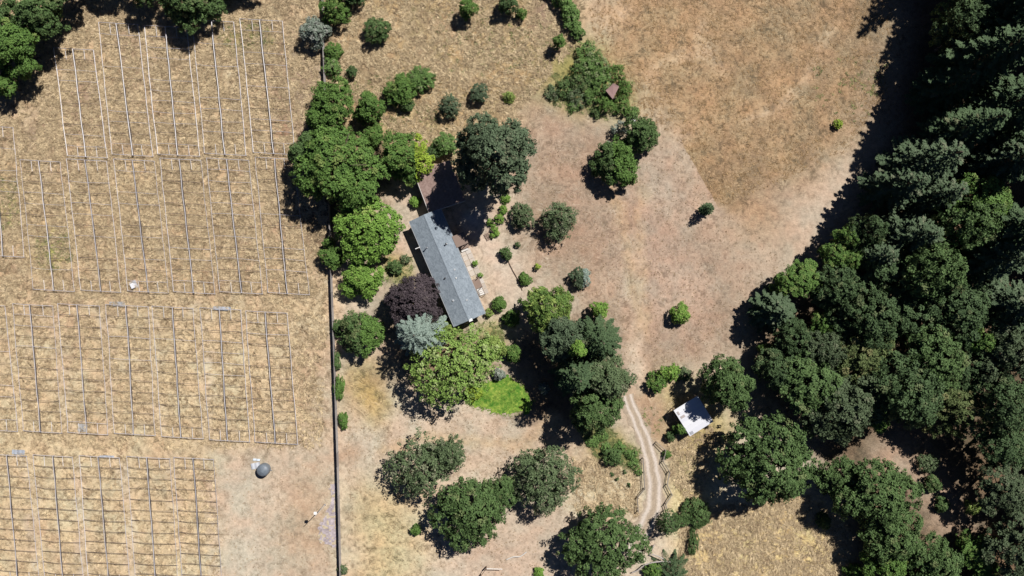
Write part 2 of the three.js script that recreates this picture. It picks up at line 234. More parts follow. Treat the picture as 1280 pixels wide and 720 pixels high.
// ---------------------------------------------------------------- foliage
class Leaves {
  constructor() { this.p = []; this.n = []; this.c = []; this.i = []; }
  leaf(x, y, z, nx, ny, nz, ang, len, wid, col) {
    // a rhombus in the plane with normal n, turned by ang, folded a little along its midrib
    let ax = 0, ay = 0, az = 1; if (Math.abs(nz) > 0.9) { ax = 1; az = 0; }
    let ux = ny * az - nz * ay, uy = nz * ax - nx * az, uz = nx * ay - ny * ax; const l = Math.hypot(ux, uy, uz) || 1; ux /= l; uy /= l; uz /= l;
    const vx = ny * uz - nz * uy, vy = nz * ux - nx * uz, vz = nx * uy - ny * ux, c = Math.cos(ang), s = Math.sin(ang);
    const tx = ux * c + vx * s, ty = uy * c + vy * s, tz = uz * c + vz * s, bx = -ux * s + vx * c, by = -uy * s + vy * c, bz = -uz * s + vz * c, o = this.p.length / 3, f = wid * 0.25;
    const h = len / 2, w = wid / 2;
    this.p.push(x - tx * h, y - ty * h, z - tz * h, x + bx * w - nx * f, y + by * w - ny * f, z + bz * w - nz * f, x + tx * h, y + ty * h, z + tz * h, x - bx * w - nx * f, y - by * w - ny * f, z - bz * w - nz * f);
    for (let k = 0; k < 4; k++) { this.n.push(nx, ny, nz); this.c.push(col[0], col[1], col[2]); }
    this.i.push(o, o + 2, o + 1, o, o + 3, o + 2);
  }
  build() {
    const g = new THREE.BufferGeometry(); g.setAttribute('position', new THREE.Float32BufferAttribute(this.p, 3)); g.setAttribute('normal', new THREE.Float32BufferAttribute(this.n, 3)); g.setAttribute('color', new THREE.Float32BufferAttribute(this.c, 3)); g.setIndex(this.i); return g;
  }
}
const leafMat = new THREE.MeshStandardMaterial({ vertexColors: true, roughness: 0.82, side: THREE.DoubleSide });
const bark = std([0.13, 0.1, 0.075], 0.95), paleBark = std([0.3, 0.27, 0.24], 0.95);
const unit = r => { const y = r() * 2 - 1, a = r() * Math.PI * 2, s = Math.sqrt(1 - y * y); return [Math.cos(a) * s, y, Math.sin(a) * s]; };
const mixc = (a, b, t) => [lerp(a[0], b[0], t), lerp(a[1], b[1], t), lerp(a[2], b[2], t)];
// leaf colours (linear): a, b the usual range, d an odd clump
const PAL = {
  oak: [[0.046, 0.092, 0.022], [0.084, 0.145, 0.04], [0.13, 0.16, 0.06]],
  wood: [[0.032, 0.066, 0.019], [0.06, 0.106, 0.034], [0.1, 0.125, 0.05]],
  greywood: [[0.042, 0.069, 0.028], [0.076, 0.108, 0.048], [0.12, 0.135, 0.078]],
  olivewood: [[0.06, 0.088, 0.022], [0.1, 0.135, 0.04], [0.16, 0.15, 0.06]],
  greyoak: [[0.062, 0.1, 0.038], [0.104, 0.146, 0.064], [0.17, 0.18, 0.11]],
  green: [[0.058, 0.125, 0.02], [0.105, 0.195, 0.034], [0.15, 0.2, 0.05]],
  bright: [[0.1, 0.2, 0.026], [0.17, 0.3, 0.046], [0.22, 0.29, 0.07]],
  yellow: [[0.135, 0.205, 0.036], [0.235, 0.31, 0.075], [0.3, 0.33, 0.15]],
  lime: [[0.17, 0.26, 0.02], [0.27, 0.37, 0.035], [0.22, 0.28, 0.06]],
  deep: [[0.042, 0.084, 0.024], [0.072, 0.125, 0.036], [0.1, 0.12, 0.05]],
  fir: [[0.036, 0.072, 0.026], [0.068, 0.115, 0.044], [0.11, 0.125, 0.06]],
  bluefir: [[0.052, 0.088, 0.042], [0.092, 0.132, 0.07], [0.12, 0.14, 0.08]],
  spruce: [[0.15, 0.21, 0.175], [0.27, 0.34, 0.29], [0.2, 0.25, 0.21]],
  purple: [[0.038, 0.028, 0.034], [0.07, 0.052, 0.06], [0.1, 0.08, 0.08]],
  dry: [[0.2, 0.17, 0.11], [0.28, 0.24, 0.16], [0.3, 0.27, 0.2]],
  silver: [[0.13, 0.17, 0.13], [0.22, 0.26, 0.21], [0.3, 0.31, 0.28]],
  bramble: [[0.075, 0.145, 0.034], [0.135, 0.235, 0.055], [0.21, 0.24, 0.12]],
};
function broadCrown(seed, R, half, o = {}) {
  const r = rngOf(seed), L = new Leaves(), pal = o.pal, leaf = o.leaf ?? clamp(0.11 + R * 0.026, 0.12, 0.27), rc = o.clump ?? clamp(R * 0.12, 0.15, 0.5), dens = o.dens ?? 1;
  const lobes = [];
  if (R < 1) lobes.push([0, 0, 0, R * 0.82]);
  else {
    const n = o.lobes ?? Math.round(5 + R * 0.7), a0 = r() * 7;
    lobes.push([(r() - 0.5) * R * 0.3, half * 0.35, (r() - 0.5) * R * 0.3, R * 0.5]);
    for (let i = 0; i < n; i++) { const a = a0 + i / n * 6.283 + (r() - 0.5) * 0.7, q = R * lerp(0.42, 0.68, r()), lr = R * lerp(0.28, 0.44, r()); lobes.push([Math.cos(a) * q, half * lerp(-0.5, 0.25, r()), Math.sin(a) * q, lr]); }
    for (let i = 0; i < n * 0.5; i++) { const a = r() * 6.283, q = R * lerp(0.15, 0.45, r()); lobes.push([Math.cos(a) * q, half * lerp(0.15, 0.6, r()), Math.sin(a) * q, R * lerp(0.2, 0.34, r())]); }
  }
  const flat = half / R;
  for (let li = 0; li < lobes.length; li++) {
    const [lx, ly, lz, lr] = lobes[li], nc = Math.max(6, Math.round(4 * lr * lr / (rc * rc) * 0.95 * dens)); r();
    for (let c = 0; c < nc; c++) {
      const d = unit(r); if (d[1] < -0.55) d[1] *= -0.8;
      const rad = lr * (0.8 + 0.4 * r()) * (1 + (o.ragged ?? (R > 2 ? 0.22 : 0.08)) * (r() - 0.4)), cx = lx + d[0] * rad, cy = ly + d[1] * rad * Math.min(1, 0.35 + flat * 0.75), cz = lz + d[2] * rad;
      let deep = false; for (let k = 0; k < lobes.length && !deep; k++) if (k !== li) { const q = lobes[k]; if (Math.hypot(cx - q[0], cy - q[1], cz - q[2]) < q[3] * 0.72) deep = true; }
      if (deep && r() < 0.9) continue;
      const cs = rc * lerp(0.6, 1.25, r()), nn = [d[0], d[1] * 0.9 + 0.45, d[2]], odd = r() < (o.odd ?? 0.06), ct = r(), m = Math.max(5, Math.round(1.9 * cs * cs * 3.14 / (leaf * leaf * 0.55) * (o.fill ?? 1)));
      for (let i = 0; i < m; i++) {
        const e = unit(r), q = cs * Math.cbrt(r()), px = cx + e[0] * q, py = cy + e[1] * q * 0.6, pz = cz + e[2] * q;
        let nx = nn[0] + (r() - 0.5) * 1.8, ny = nn[1] + (r() - 0.5) * 1.8, nz = nn[2] + (r() - 0.5) * 1.8; const l = Math.hypot(nx, ny, nz) || 1;
        let col = odd ? mixc(pal[2], pal[1], r() * 0.5) : mixc(pal[0], pal[1], clamp(ct * 0.6 + r() * 0.4)); if (o.pal2 && px > o.side) col = mixc(o.pal2[0], o.pal2[1], r());
        const s = leaf * lerp(0.7, 1.35, r());
        L.leaf(px, py, pz, nx / l, ny / l, nz / l, r() * 6.283, s * 1.25, s * 0.85, col);
      }
    }
  }
  return L.build();
}
function coniferCrown(seed, R, H, o = {}) {
  const r = rngOf(seed), L = new Leaves(), pal = o.pal, bottom = H * (o.from ?? 0.14), step = clamp(H * 0.03, 0.22, 0.62), size = o.leaf ?? clamp(H * 0.011, 0.1, 0.24);
  for (let y = bottom; y < H - 0.1; y += step * lerp(0.8, 1.2, r())) {
    const t = (y - bottom) / (H - bottom), reach = R * Math.pow(1 - t, o.pow ?? 0.75) * (t < 0.12 ? 0.7 + t * 2.5 : 1), n = Math.max(4, Math.round(lerp(8.5, 5, t))), a0 = r() * 6.283;
    for (let b = 0; b < n; b++) {
      const a = a0 + b / n * 6.283 + (r() - 0.5) * 0.5, len = Math.max(0.2, reach * lerp(0.68, 1.12, r())), ca = Math.cos(a), sa = Math.sin(a), bt = r(), odd = r() < 0.05, droop = lerp(0.1, 0.3, r()) * (1 - t * 0.8), rise = 0.35 * t;
      const m = Math.max(5, Math.round(len / (size * 0.5) * 1.5 * (0.6 + len * 0.28)));
      for (let i = 0; i < m; i++) {
        const s = 0.12 + 0.88 * Math.sqrt(r()), w = len * 0.3 * (1.12 - s), q = (r() * 2 - 1) * w, d = s * len, px = ca * d - sa * q, pz = sa * d + ca * q, py = y + d * rise - droop * d * s - Math.abs(q) * 0.25 + (r() - 0.5) * 0.16;
        let nx = ca * 0.25 + (r() - 0.5) * 0.9, ny = 1 + (r() - 0.5) * 0.5, nz = sa * 0.25 + (r() - 0.5) * 0.9; const l = Math.hypot(nx, ny, nz);
        const col = odd ? pal[2] : mixc(pal[0], pal[1], clamp(bt * 0.5 + r() * 0.5)), k = size * lerp(0.8, 1.4, r());
        L.leaf(px, py, pz, nx / l, ny / l, nz / l, r() * 6.283, k * 1.9, k * 0.75, col);
      }
    }
  }
  return L.build();
}
function trunkGeo(seed, H, rad, limbs, R) {
  const r = rngOf(seed), g = [], top = new THREE.CylinderGeometry(rad * 0.45, rad * 1.15, H, 8, 3); top.translate(0, H / 2, 0); g.push(top);
  for (let i = 0; i < limbs; i++) { const a = i / limbs * 6.283 + r(), y0 = H * lerp(0.45, 0.85, r()), l = R * lerp(0.45, 0.75, r()); const c = tube([[0, y0, 0], [Math.cos(a) * l * 0.5, y0 + l * 0.35, Math.sin(a) * l * 0.5], [Math.cos(a) * l, y0 + l * 0.5, Math.sin(a) * l]], rad * 0.3, 5, 5); g.push(c); }
  return mergeGeometries(g.map(q => { const k = q.index ? q.toNonIndexed() : q; return k; }));
}
let seedN = 100;
const at = (px, py, h) => { const [x, , z] = P(px, py, h); return [x, hf(x, z) - 0.03, z]; };
// a broad-leaved tree or shrub whose crown shows at px, py with radius rp pixels and whose top is H metres up
function broad(name, label, cat, px, py, rp, H, pal, o = {}) {
  const seed = o.seed ?? seedN++, low = o.low ?? (H > 5.6 ? 0.2 : 0.02), hc = H * (1 + low) / 2 - (o.flatTop ?? 0), R = rp * S * (CAM - hc) / CAM, half = H * (1 - low) / 2;
  const t = thing(name, label, cat, at(px, py, hc), o.turn ?? 0, o.group);
  part(t, H > 4 ? 'trunk' : 'stem', trunkGeo(seed + 1, hc + half * 0.3, clamp(H * 0.022, 0.03, 0.4), H > 2.2 ? 5 : 3, R), o.bark ?? bark);
  part(t, 'crown', broadCrown(seed, R * 0.97, half * 0.9, { pal: PAL[pal], ...o, side: o.side }), leafMat, [0, hc, 0]);
  if (o.squash) t.scale.set(...o.squash);
  return t;
}
function conifer(name, label, cat, px, py, rp, H, pal, o = {}) {
  const seed = o.seed ?? seedN++, hc = H * 0.45, R = rp * S * (CAM - hc) / CAM;
  const t = thing(name, label, cat, at(px, py, hc), o.turn ?? 0, o.group);
  part(t, 'trunk', trunkGeo(seed + 1, H * 0.97, clamp(H * 0.017, 0.04, 0.45), 0, R), bark);
  part(t, 'crown', coniferCrown(seed, R, H, { pal: PAL[pal], ...o }), leafMat);
  return t;
}

// ---------------------------------------------------------------- house
const shingle = (() => { const r = rngOf(31), t = dataTex(512, 512, (x, y) => { const row = Math.floor(y / 11), tab = Math.floor((x + (row % 2) * 13) / 26), v = HT[(row * 131 + tab * 71) & 65535] * 0.035 + noise(x / 40, y / 40) * 0.025 + noise(x / 9, y / 30) * 0.02 + (r() - 0.5) * 0.06 - (y % 11 < 1 ? 0.05 : 0); return [0.475 + v, 0.515 + v, 0.55 + v]; }, true, [1 / 6, 1 / 6]); return new THREE.MeshStandardMaterial({ map: t, bumpMap: t, bumpScale: 0.02, roughness: 0.9 }); })();
const whiteTrim = std([0.72, 0.72, 0.7], 0.6), siding = std([0.5, 0.47, 0.42], 0.8), darkWood = std([0.16, 0.11, 0.08], 0.85), brownDeck = std([0.22, 0.16, 0.13], 0.9), glass = new THREE.MeshPhysicalMaterial({ color: 0x9aa5a8, roughness: 0.05, metalness: 0, transmission: 1, thickness: 0 }), steel = std([0.55, 0.56, 0.57], 0.35, { metalness: 0.9 }), blackMetal = std([0.03, 0.03, 0.032], 0.5);
function slab(a, b, c, d, th, uvScale = true) {              // a plate through four corners (counter-clockwise from above), thickness th downwards, uv in metres
  const A = [a, b, c, d].map(q => new THREE.Vector3(...q)), n = A[1].clone().sub(A[0]).cross(A[2].clone().sub(A[0])).normalize(); if (n.y < 0) { A.reverse(); n.negate(); }
  const B = A.map(q => q.clone().addScaledVector(n, -th)), pos = [], uv = [];
  const U = A[1].clone().sub(A[0]).normalize(), V = n.clone().cross(U);
  const quad = (p, q, r2, s) => { for (const k of [p, q, r2, p, r2, s]) { pos.push(k.x, k.y, k.z); uv.push(k.dot(U), k.dot(V)); } };
  quad(A[0], A[1], A[2], A[3]); quad(B[3], B[2], B[1], B[0]); for (let i = 0; i < 4; i++) { const j = (i + 1) % 4; quad(A[i], B[i], B[j], A[j]); }
  const g = new THREE.BufferGeometry(); g.setAttribute('position', new THREE.Float32BufferAttribute(pos, 3)); g.setAttribute('uv', new THREE.Float32BufferAttribute(uv, 2)); g.computeVertexNormals(); return g;
}
function windowPart(parent, x, y, z, w, h, ry) {
  const f = part(parent, 'window', mergeGeometries([box(w + 0.16, 0.08, 0.06, 0, h / 2 + 0.04, 0), box(w + 0.16, 0.08, 0.06, 0, -h / 2 - 0.04, 0), box(0.08, h, 0.06, -w / 2 - 0.04, 0, 0), box(0.08, h, 0.06, w / 2 + 0.04, 0, 0)]), whiteTrim, [x, y, z], [0, ry, 0]);
  part(f, 'pane', box(w, h, 0.02), std([0.03, 0.035, 0.04], 0.1), [0, 0, -0.005]); return f;
}
{
  const [hx, , hz] = P(558, 334.5, 3.3), hy = hf(hx, hz);
  const L = 18.9, W1 = 2.72, W2 = 2.88, eave = 2.5, ridge = 3.3;
  const t = thing('house', 'long low house with grey shingle gable roof among the garden trees', 'house', [hx, hy, hz], Math.atan2(0.392, 0.92));
  part(t, 'wall', box(W1 + W2 - 0.7, eave - 0.1, L - 0.7, (W2 - W1) / 2, (eave - 0.1) / 2, 0), siding);
  for (const s of [-1, 1]) { const sh = new THREE.Shape([new THREE.Vector2(-W1 + 0.35, 0), new THREE.Vector2(W2 - 0.35, 0), new THREE.Vector2(0, ridge - eave)]); const g = new THREE.ExtrudeGeometry(sh, { depth: 0.1, bevelEnabled: false }); part(t, 'gable', g, siding, [0, eave - 0.17, s > 0 ? L / 2 - 0.46 : -L / 2 + 0.36]); }
  part(t, 'roof_slope', slab([-W1, eave, -L / 2], [-W1, eave, L / 2], [0, ridge, L / 2], [0, ridge, -L / 2], 0.09), shingle);
  part(t, 'roof_slope', slab([W2, eave, L / 2], [W2, eave, -L / 2], [0.004, ridge, -L / 2], [0.004, ridge, L / 2], 0.09), shingle);
  const cap = part(t, 'ridge_cap', mergeGeometries([slab([-0.14, ridge - 0.015, -L / 2], [-0.14, ridge - 0.015, L / 2], [0.002, ridge + 0.03, L / 2], [0.002, ridge + 0.03, -L / 2], 0.012), slab([0.15, ridge - 0.015, L / 2], [0.15, ridge - 0.015, -L / 2], [0.003, ridge + 0.03, -L / 2], [0.003, ridge + 0.03, L / 2], 0.012)]), shingle);
  for (const x of [-W1 - 0.06, W2 + 0.06]) part(t, 'gutter', box(0.1, 0.1, L, x, eave - 0.07, 0), std([0.36, 0.38, 0.4], 0.5, { metalness: 0.4 }));
  // vents and pipes on the roof
  const vent = (x, z, h, r, mat) => { const y = ridge - Math.abs(x) / (x < 0 ? W1 : W2) * (ridge - eave); const v = part(t, 'vent_pipe', bar([x, y - 0.05, z], [x, y + h, z], r, 10), mat); part(v, 'flashing', new THREE.ConeGeometry(r * 2.4, 0.12, 10), steel, [x, y + 0.06, z]); part(v, 'vent_cap', new THREE.CylinderGeometry(r * 1.7, r * 1.9, 0.08, 10), mat, [x, y + h + 0.02, z]); };
  vent(-1.7, -4.3, 0.75, 0.07, steel); vent(1.45, -3.6, 0.5, 0.08, blackMetal); vent(0.8, 2.2, 0.16, 0.06, whiteTrim); vent(-0.9, 1.5, 0.2, 0.07, blackMetal);
  for (const [x, z] of [[1.1, 0.8], [1.0, 6.2], [-1.1, 5.4]]) { const y = ridge - Math.abs(x) / W1 * (ridge - eave); part(t, 'roof_vent', box(0.3, 0.14, 0.3, x, y + 0.05, z), std([0.36, 0.38, 0.4], 0.7)); }
  // hood at the gable, downspout at the back eave
  part(t, 'vent_hood', box(0.62, 0.22, 0.42, 0.28, ridge - 0.12, L / 2 + 0.02), whiteTrim);
  const arm = part(t, 'antenna_bracket', mergeGeometries([box(1.0, 0.08, 0.1, -W1 - 0.35, eave - 0.05, -4.9), box(0.1, 0.5, 0.1, -W1 - 0.8, eave - 0.05, -4.9)]), whiteTrim);
  const wl = -W1 + 0.33, wr = W2 - 0.33;
  for (const z of [-7.4, -1.4, 2.6, 6.6]) windowPart(t, wl, 1.55, z, 1.2, 1.0, -Math.PI / 2);
  for (const z of [-6.5, -1.0, 1.6, 7.2]) windowPart(t, wr, 1.55, z, 1.3, 1.0, Math.PI / 2);
  windowPart(t, 0, 1.5, L / 2 - 0.34, 1.4, 1.0, 0);
  for (const z of [-3.3, 4.4]) { const d = part(t, 'door', box(0.06, 2.0, 0.9, wr + 0.03, 1.25, z), darkWood); part(d, 'handle', new THREE.SphereGeometry(0.04, 8, 6), steel, [wr + 0.1, 1.2, z + 0.35]); }
  const bd = part(t, 'door', box(0.06, 2.0, 0.9, wl - 0.03, 1.25, -4.4), darkWood); part(bd, 'handle', new THREE.SphereGeometry(0.04, 8, 6), steel, [wl - 0.1, 1.2, -4.05]);
  // entrance porch: brown canopy over a landing, toward the upper end
  const pr = part(t, 'porch_roof', box(2.1, 0.1, 2.0, W2 + 0.95, 2.55, -3.4), brownDeck);
  for (const [x, z] of [[W2 + 1.85, -4.25], [W2 + 1.85, -2.55]]) part(t, 'porch_post', box(0.1, 2.5, 0.1, x, 1.25, z), darkWood);
  part(t, 'porch_landing', box(2.0, 0.16, 2.6, W2 + 0.85, 0.42, -3.2), brownDeck); part(t, 'porch_step', box(1.2, 0.16, 0.34, W2 + 0.9, 0.2, -1.7), std([0.55, 0.53, 0.5]));
  // second landing with stairs and a handrail
  part(t, 'landing', box(1.35, 0.12, 1.7, W2 + 0.6, 1.0, 4.3), brownDeck);
  for (const [x, z] of [[W2 + 1.2, 3.5], [W2 + 1.2, 5.1], [W2 + 0.05, 5.1]]) part(t, 'landing_post', box(0.09, 1.9, 0.09, x, 0.95, z), darkWood);
  for (let k = 0; k < 4; k++) part(t, 'stair_tread', box(0.95, 0.05, 0.28, W2 + 0.62, 0.82 - k * 0.22, 5.3 + k * 0.32), std([0.6, 0.58, 0.55]));
  for (const x of [W2 + 0.12, W2 + 1.15]) part(t, 'handrail', mergeGeometries([bar([x, 1.85, 5.1], [x, 1.0, 6.5], 0.045).toNonIndexed(), bar([x, 1.0, 6.5], [x, 0, 6.5], 0.045).toNonIndexed()]), darkWood);
  // concrete walk along the front
  const [cx, , cz] = P(592, 330); 
}
{ // paved walk along the house front: separate pale slabs
  const [hx, , hz] = P(558, 334.5, 3.3), a = Math.atan2(0.392, 0.92), r = rngOf(3), slabMats = [std([0.44, 0.39, 0.34], 0.9), std([0.4, 0.35, 0.3], 0.9), std([0.47, 0.43, 0.39], 0.9)];
  const t = thing('paved_walk', 'pale concrete slab walk along the front of the house', 'walkway', [hx, 0.0, hz], a);
  for (let k = 0; k < 9; k++) for (let j = 0; j < 2; j++) { const lx = 3.35 + j * 0.92 + (r() - 0.5) * 0.05, lz = -1.3 + k * 0.92; if (k > 4 && j === 0) continue; const wx = hx + lx * Math.cos(a) + lz * Math.sin(a), wz = hz - lx * Math.sin(a) + lz * Math.cos(a); part(t, 'paving_slab', box(0.84, 0.08, 0.84), slabMats[Math.floor(r() * 3)], [lx, hf(wx, wz) + 0.03, lz], [0, (r() - 0.5) * 0.06, 0]); }
}
{ // annex with a flat pinkish roof at the upper end of the house
  const c = [[536, 266], [582, 251], [562, 200], [517, 215]].map(([x, y]) => P(x, y, 2.6)), mid = [0, 1, 2].map(k => c.reduce((s, q) => s + q[k], 0) / 4), off = c.map(q => [q[0] - mid[0], q[1], q[2] - mid[2]]);
  const t = thing('annex', 'flat roofed annex with pinkish brown roof in the shade of the tall rounded tree', 'building', [mid[0], 0, mid[2]]);
  const rt = rngOf(4), tex = dataTex(256, 256, (x, y) => { const v = noise(x / 18, y / 18) * 0.05 + (rt() - 0.5) * 0.05; return [0.52 + v, 0.44 + v, 0.41 + v]; }, true, [0.3, 0.3]);
  part(t, 'roof', slab(...off, 0.14), new THREE.MeshStandardMaterial({ map: tex, roughness: 0.9 }));
  const sh = new THREE.Shape(off.map(q => new THREE.Vector2(q[0] * 0.93, -q[2] * 0.93))), g = new THREE.ExtrudeGeometry(sh, { depth: 2.4, bevelEnabled: false }); g.rotateX(-Math.PI / 2); part(t, 'wall', g, siding);
  const e = (p, q) => bar([p[0], 2.58, p[2]], [q[0], 2.58, q[2]], 0.06); part(t, 'fascia', e(off[0], off[1]), std([0.5, 0.48, 0.46])); part(t, 'fascia', e(off[3], off[0]), std([0.5, 0.48, 0.46]));
}
{ // carport with a white sheet-metal roof
  const c = [[842, 513], [862.5, 545.5], [892, 527], [872, 494.5]].map(([x, y], i) => P(x, y, i < 2 ? 2.45 : 2.75)), mid = [0, 1, 2].map(k => c.reduce((s, q) => s + q[k], 0) / 4), off = c.map(q => [q[0] - mid[0], q[1], q[2] - mid[2]]);
  const t = thing('carport', 'open carport with white metal roof beside the driveway', 'carport', [mid[0], hf(mid[0], mid[2]), mid[2]]);
  const rt = rngOf(8), n = 6, white = [0, 1, 2].map(k => std([0.66 - k * 0.03, 0.67 - k * 0.03, 0.70 - k * 0.02], 0.45)), rust = std([0.36, 0.32, 0.31], 0.8);
  const L3 = (p, q, s) => [0, 1, 2].map(k => lerp(p[k], q[k], s));
  for (let i = 0; i < n; i++) part(t, 'roof_sheet', slab(L3(off[0], off[1], i / n), L3(off[0], off[1], (i + 0.985) / n), L3(off[3], off[2], (i + 0.985) / n), L3(off[3], off[2], i / n), 0.03), white[(i * 7) % 3]);
  for (let i = 1; i < n; i++) { const a = L3(off[0], off[1], i / n), b = L3(off[3], off[2], i / n); a[1] += 0.02; b[1] += 0.02; part(t, 'roof_rib', bar(a, b, 0.025), white[0]); }
  const patch = (u, v, w, h, m) => { const p = L3(L3(off[0], off[1], v), L3(off[3], off[2], v), u); part(t, 'roof_patch', box(w, 0.03, h), m, [p[0], p[1] + 0.035, p[2]], [0, 0.55, 0.05]); };
  patch(0.09, 0.16, 0.3, 0.6, rust); patch(0.16, 0.33, 0.75, 0.42, rust); patch(0.12, 0.93, 0.55, 0.5, std([0.3, 0.31, 0.34], 0.6));
  for (const q of off) part(t, 'post', box(0.12, q[1], 0.12, q[0] * 0.95, q[1] / 2, q[2] * 0.95), darkWood);
  for (const [p, q] of [[0, 1], [2, 3]]) part(t, 'beam', bar([off[p][0] * 0.95, off[p][1] - 0.12, off[p][2] * 0.95], [off[q][0] * 0.95, off[q][1] - 0.12, off[q][2] * 0.95], 0.07), darkWood);
  const bt = slab(off[3], off[2], [off[2][0], 0, off[2][2]], [off[3][0], 0, off[3][2]], 0.05); part(t, 'back_wall', bt, std([0.3, 0.27, 0.25]), [-0.12, -0.12, 0.08]);
}
{ // garden shed sunk in the brambles
  const c = [[757, 113], [766, 124], [774, 108], [767, 104]].map(([x, y], i) => P(x, y, [2.2, 2.0, 2.2, 2.5][i])), mid = [0, 1, 2].map(k => c.reduce((s, q) => s + q[k], 0) / 4), off = c.map(q => [q[0] - mid[0], q[1], q[2] - mid[2]]);
  const t = thing('garden_shed', 'tiny shed with reddish brown roof sunk in brambles', 'shed', [mid[0], hf(mid[0], mid[2]), mid[2]]);
  part(t, 'roof', slab(...off, 0.06), std([0.27, 0.17, 0.16], 0.85));
  const sh = new THREE.Shape(off.map(q => new THREE.Vector2(q[0] * 0.85, -q[2] * 0.85))), g = new THREE.ExtrudeGeometry(sh, { depth: 1.9, bevelEnabled: false }); g.rotateX(-Math.PI / 2); part(t, 'wall', g, darkWood);
  part(t, 'door', box(0.7, 1.6, 0.05, off[1][0] * 0.5 + 0.35, 0.85, off[1][2] * 0.75 + 0.05), brownDeck);
}

// ---------------------------------------------------------------- board fence between the field and the garden
{
  const pts = [[401, -70], [403, 60], [408, 200], [414, 380], [420, 560], [426, 800]], curve = new THREE.CatmullRomCurve3(pts.map(([x, y]) => new THREE.Vector3(...P(x + 3, y)))), L = curve.getLength(), n = Math.round(L / 2.44), H = 1.3;
  const t = thing('board_fence', 'long weathered grey board fence between the pipe field and the garden', 'fence');
  const mats = [0, 1, 2, 3].map(k => std([0.22 + k * 0.03, 0.2 + k * 0.03, 0.195 + k * 0.028], 0.9)), r = rngOf(12);
  for (let i = 0; i <= n; i++) {
    const a = curve.getPointAt(i / n); part(t, 'post', box(0.1, H + 0.12, 0.1, 0, (H + 0.12) / 2, 0), mats[Math.floor(r() * 4)], [a.x, hf(a.x, a.z) - 0.02, a.z]);
    if (i === n) break; const b = curve.getPointAt((i + 1) / n), d = b.clone().sub(a), len = d.length(), w = (len - 0.14) / 16, m = mats[Math.floor(r() * 4)], g = [];
    for (let k = 0; k < 16; k++) { const dh = (r() - 0.5) * 0.05; g.push(box(w * 0.96, H + dh, 0.025, -len / 2 + 0.07 + (k + 0.5) * w, (H + dh) / 2 + 0.04, 0.03)); }
    for (const y of [0.3, 1.0]) g.push(box(len - 0.12, 0.09, 0.04, 0, y, -0.005));
    part(t, 'panel', mergeGeometries(g), m, [(a.x + b.x) / 2, hf((a.x + b.x) / 2, (a.z + b.z) / 2), (a.z + b.z) / 2], [0, Math.atan2(-d.z, d.x), 0], { kind: 'stuff' });
  }
}
// ---------------------------------------------------------------- rail fences along the driveway
function railFence(label, pts) {
  const t = thing('rail_fence', label, 'fence'), mats = [std([0.24, 0.21, 0.18], 0.95), std([0.3, 0.27, 0.235], 0.95)], r = rngOf(pts.length);
  const q = pts.map(([x, y]) => { const [a, , b] = P(x, y); return [a, b]; });
  q.forEach(([x, z]) => part(t, 'post', box(0.12, 1.05, 0.12, 0, 0.52, 0), mats[0], [x, hf(x, z), z], [0, r() * 2, 0]));
  for (let i = 0; i + 1 < q.length; i++) for (const y of [0.45, 0.9]) { const [ax, az] = q[i], [bx, bz] = q[i + 1]; part(t, 'rail', bar([ax, hf(ax, az) + y + (r() - 0.5) * 0.1, az], [bx, hf(bx, bz) + y + (r() - 0.5) * 0.1, bz], 0.055, 6), mats[Math.floor(r() * 2)]); }
}
railFence('zigzag rail fence on the carport side of the driveway', [[820, 552], [831, 562], [828, 576], [836, 589], [833, 605], [839, 617], [831, 629], [835, 641], [833, 660]]);
railFence('short rail fence on the oak side of the driveway', [[803, 572], [804, 590], [805, 610], [796, 621], [797, 638]]);

// ---------------------------------------------------------------- pipe frames in the field
const pvc = [std([0.6, 0.58, 0.6], 0.5), std([0.5, 0.48, 0.5], 0.55), std([0.68, 0.66, 0.66], 0.5)], hose = std([0.05, 0.045, 0.05], 0.7), tan = std([0.13, 0.1, 0.085], 0.85), greyPipe = std([0.4, 0.38, 0.4], 0.6);
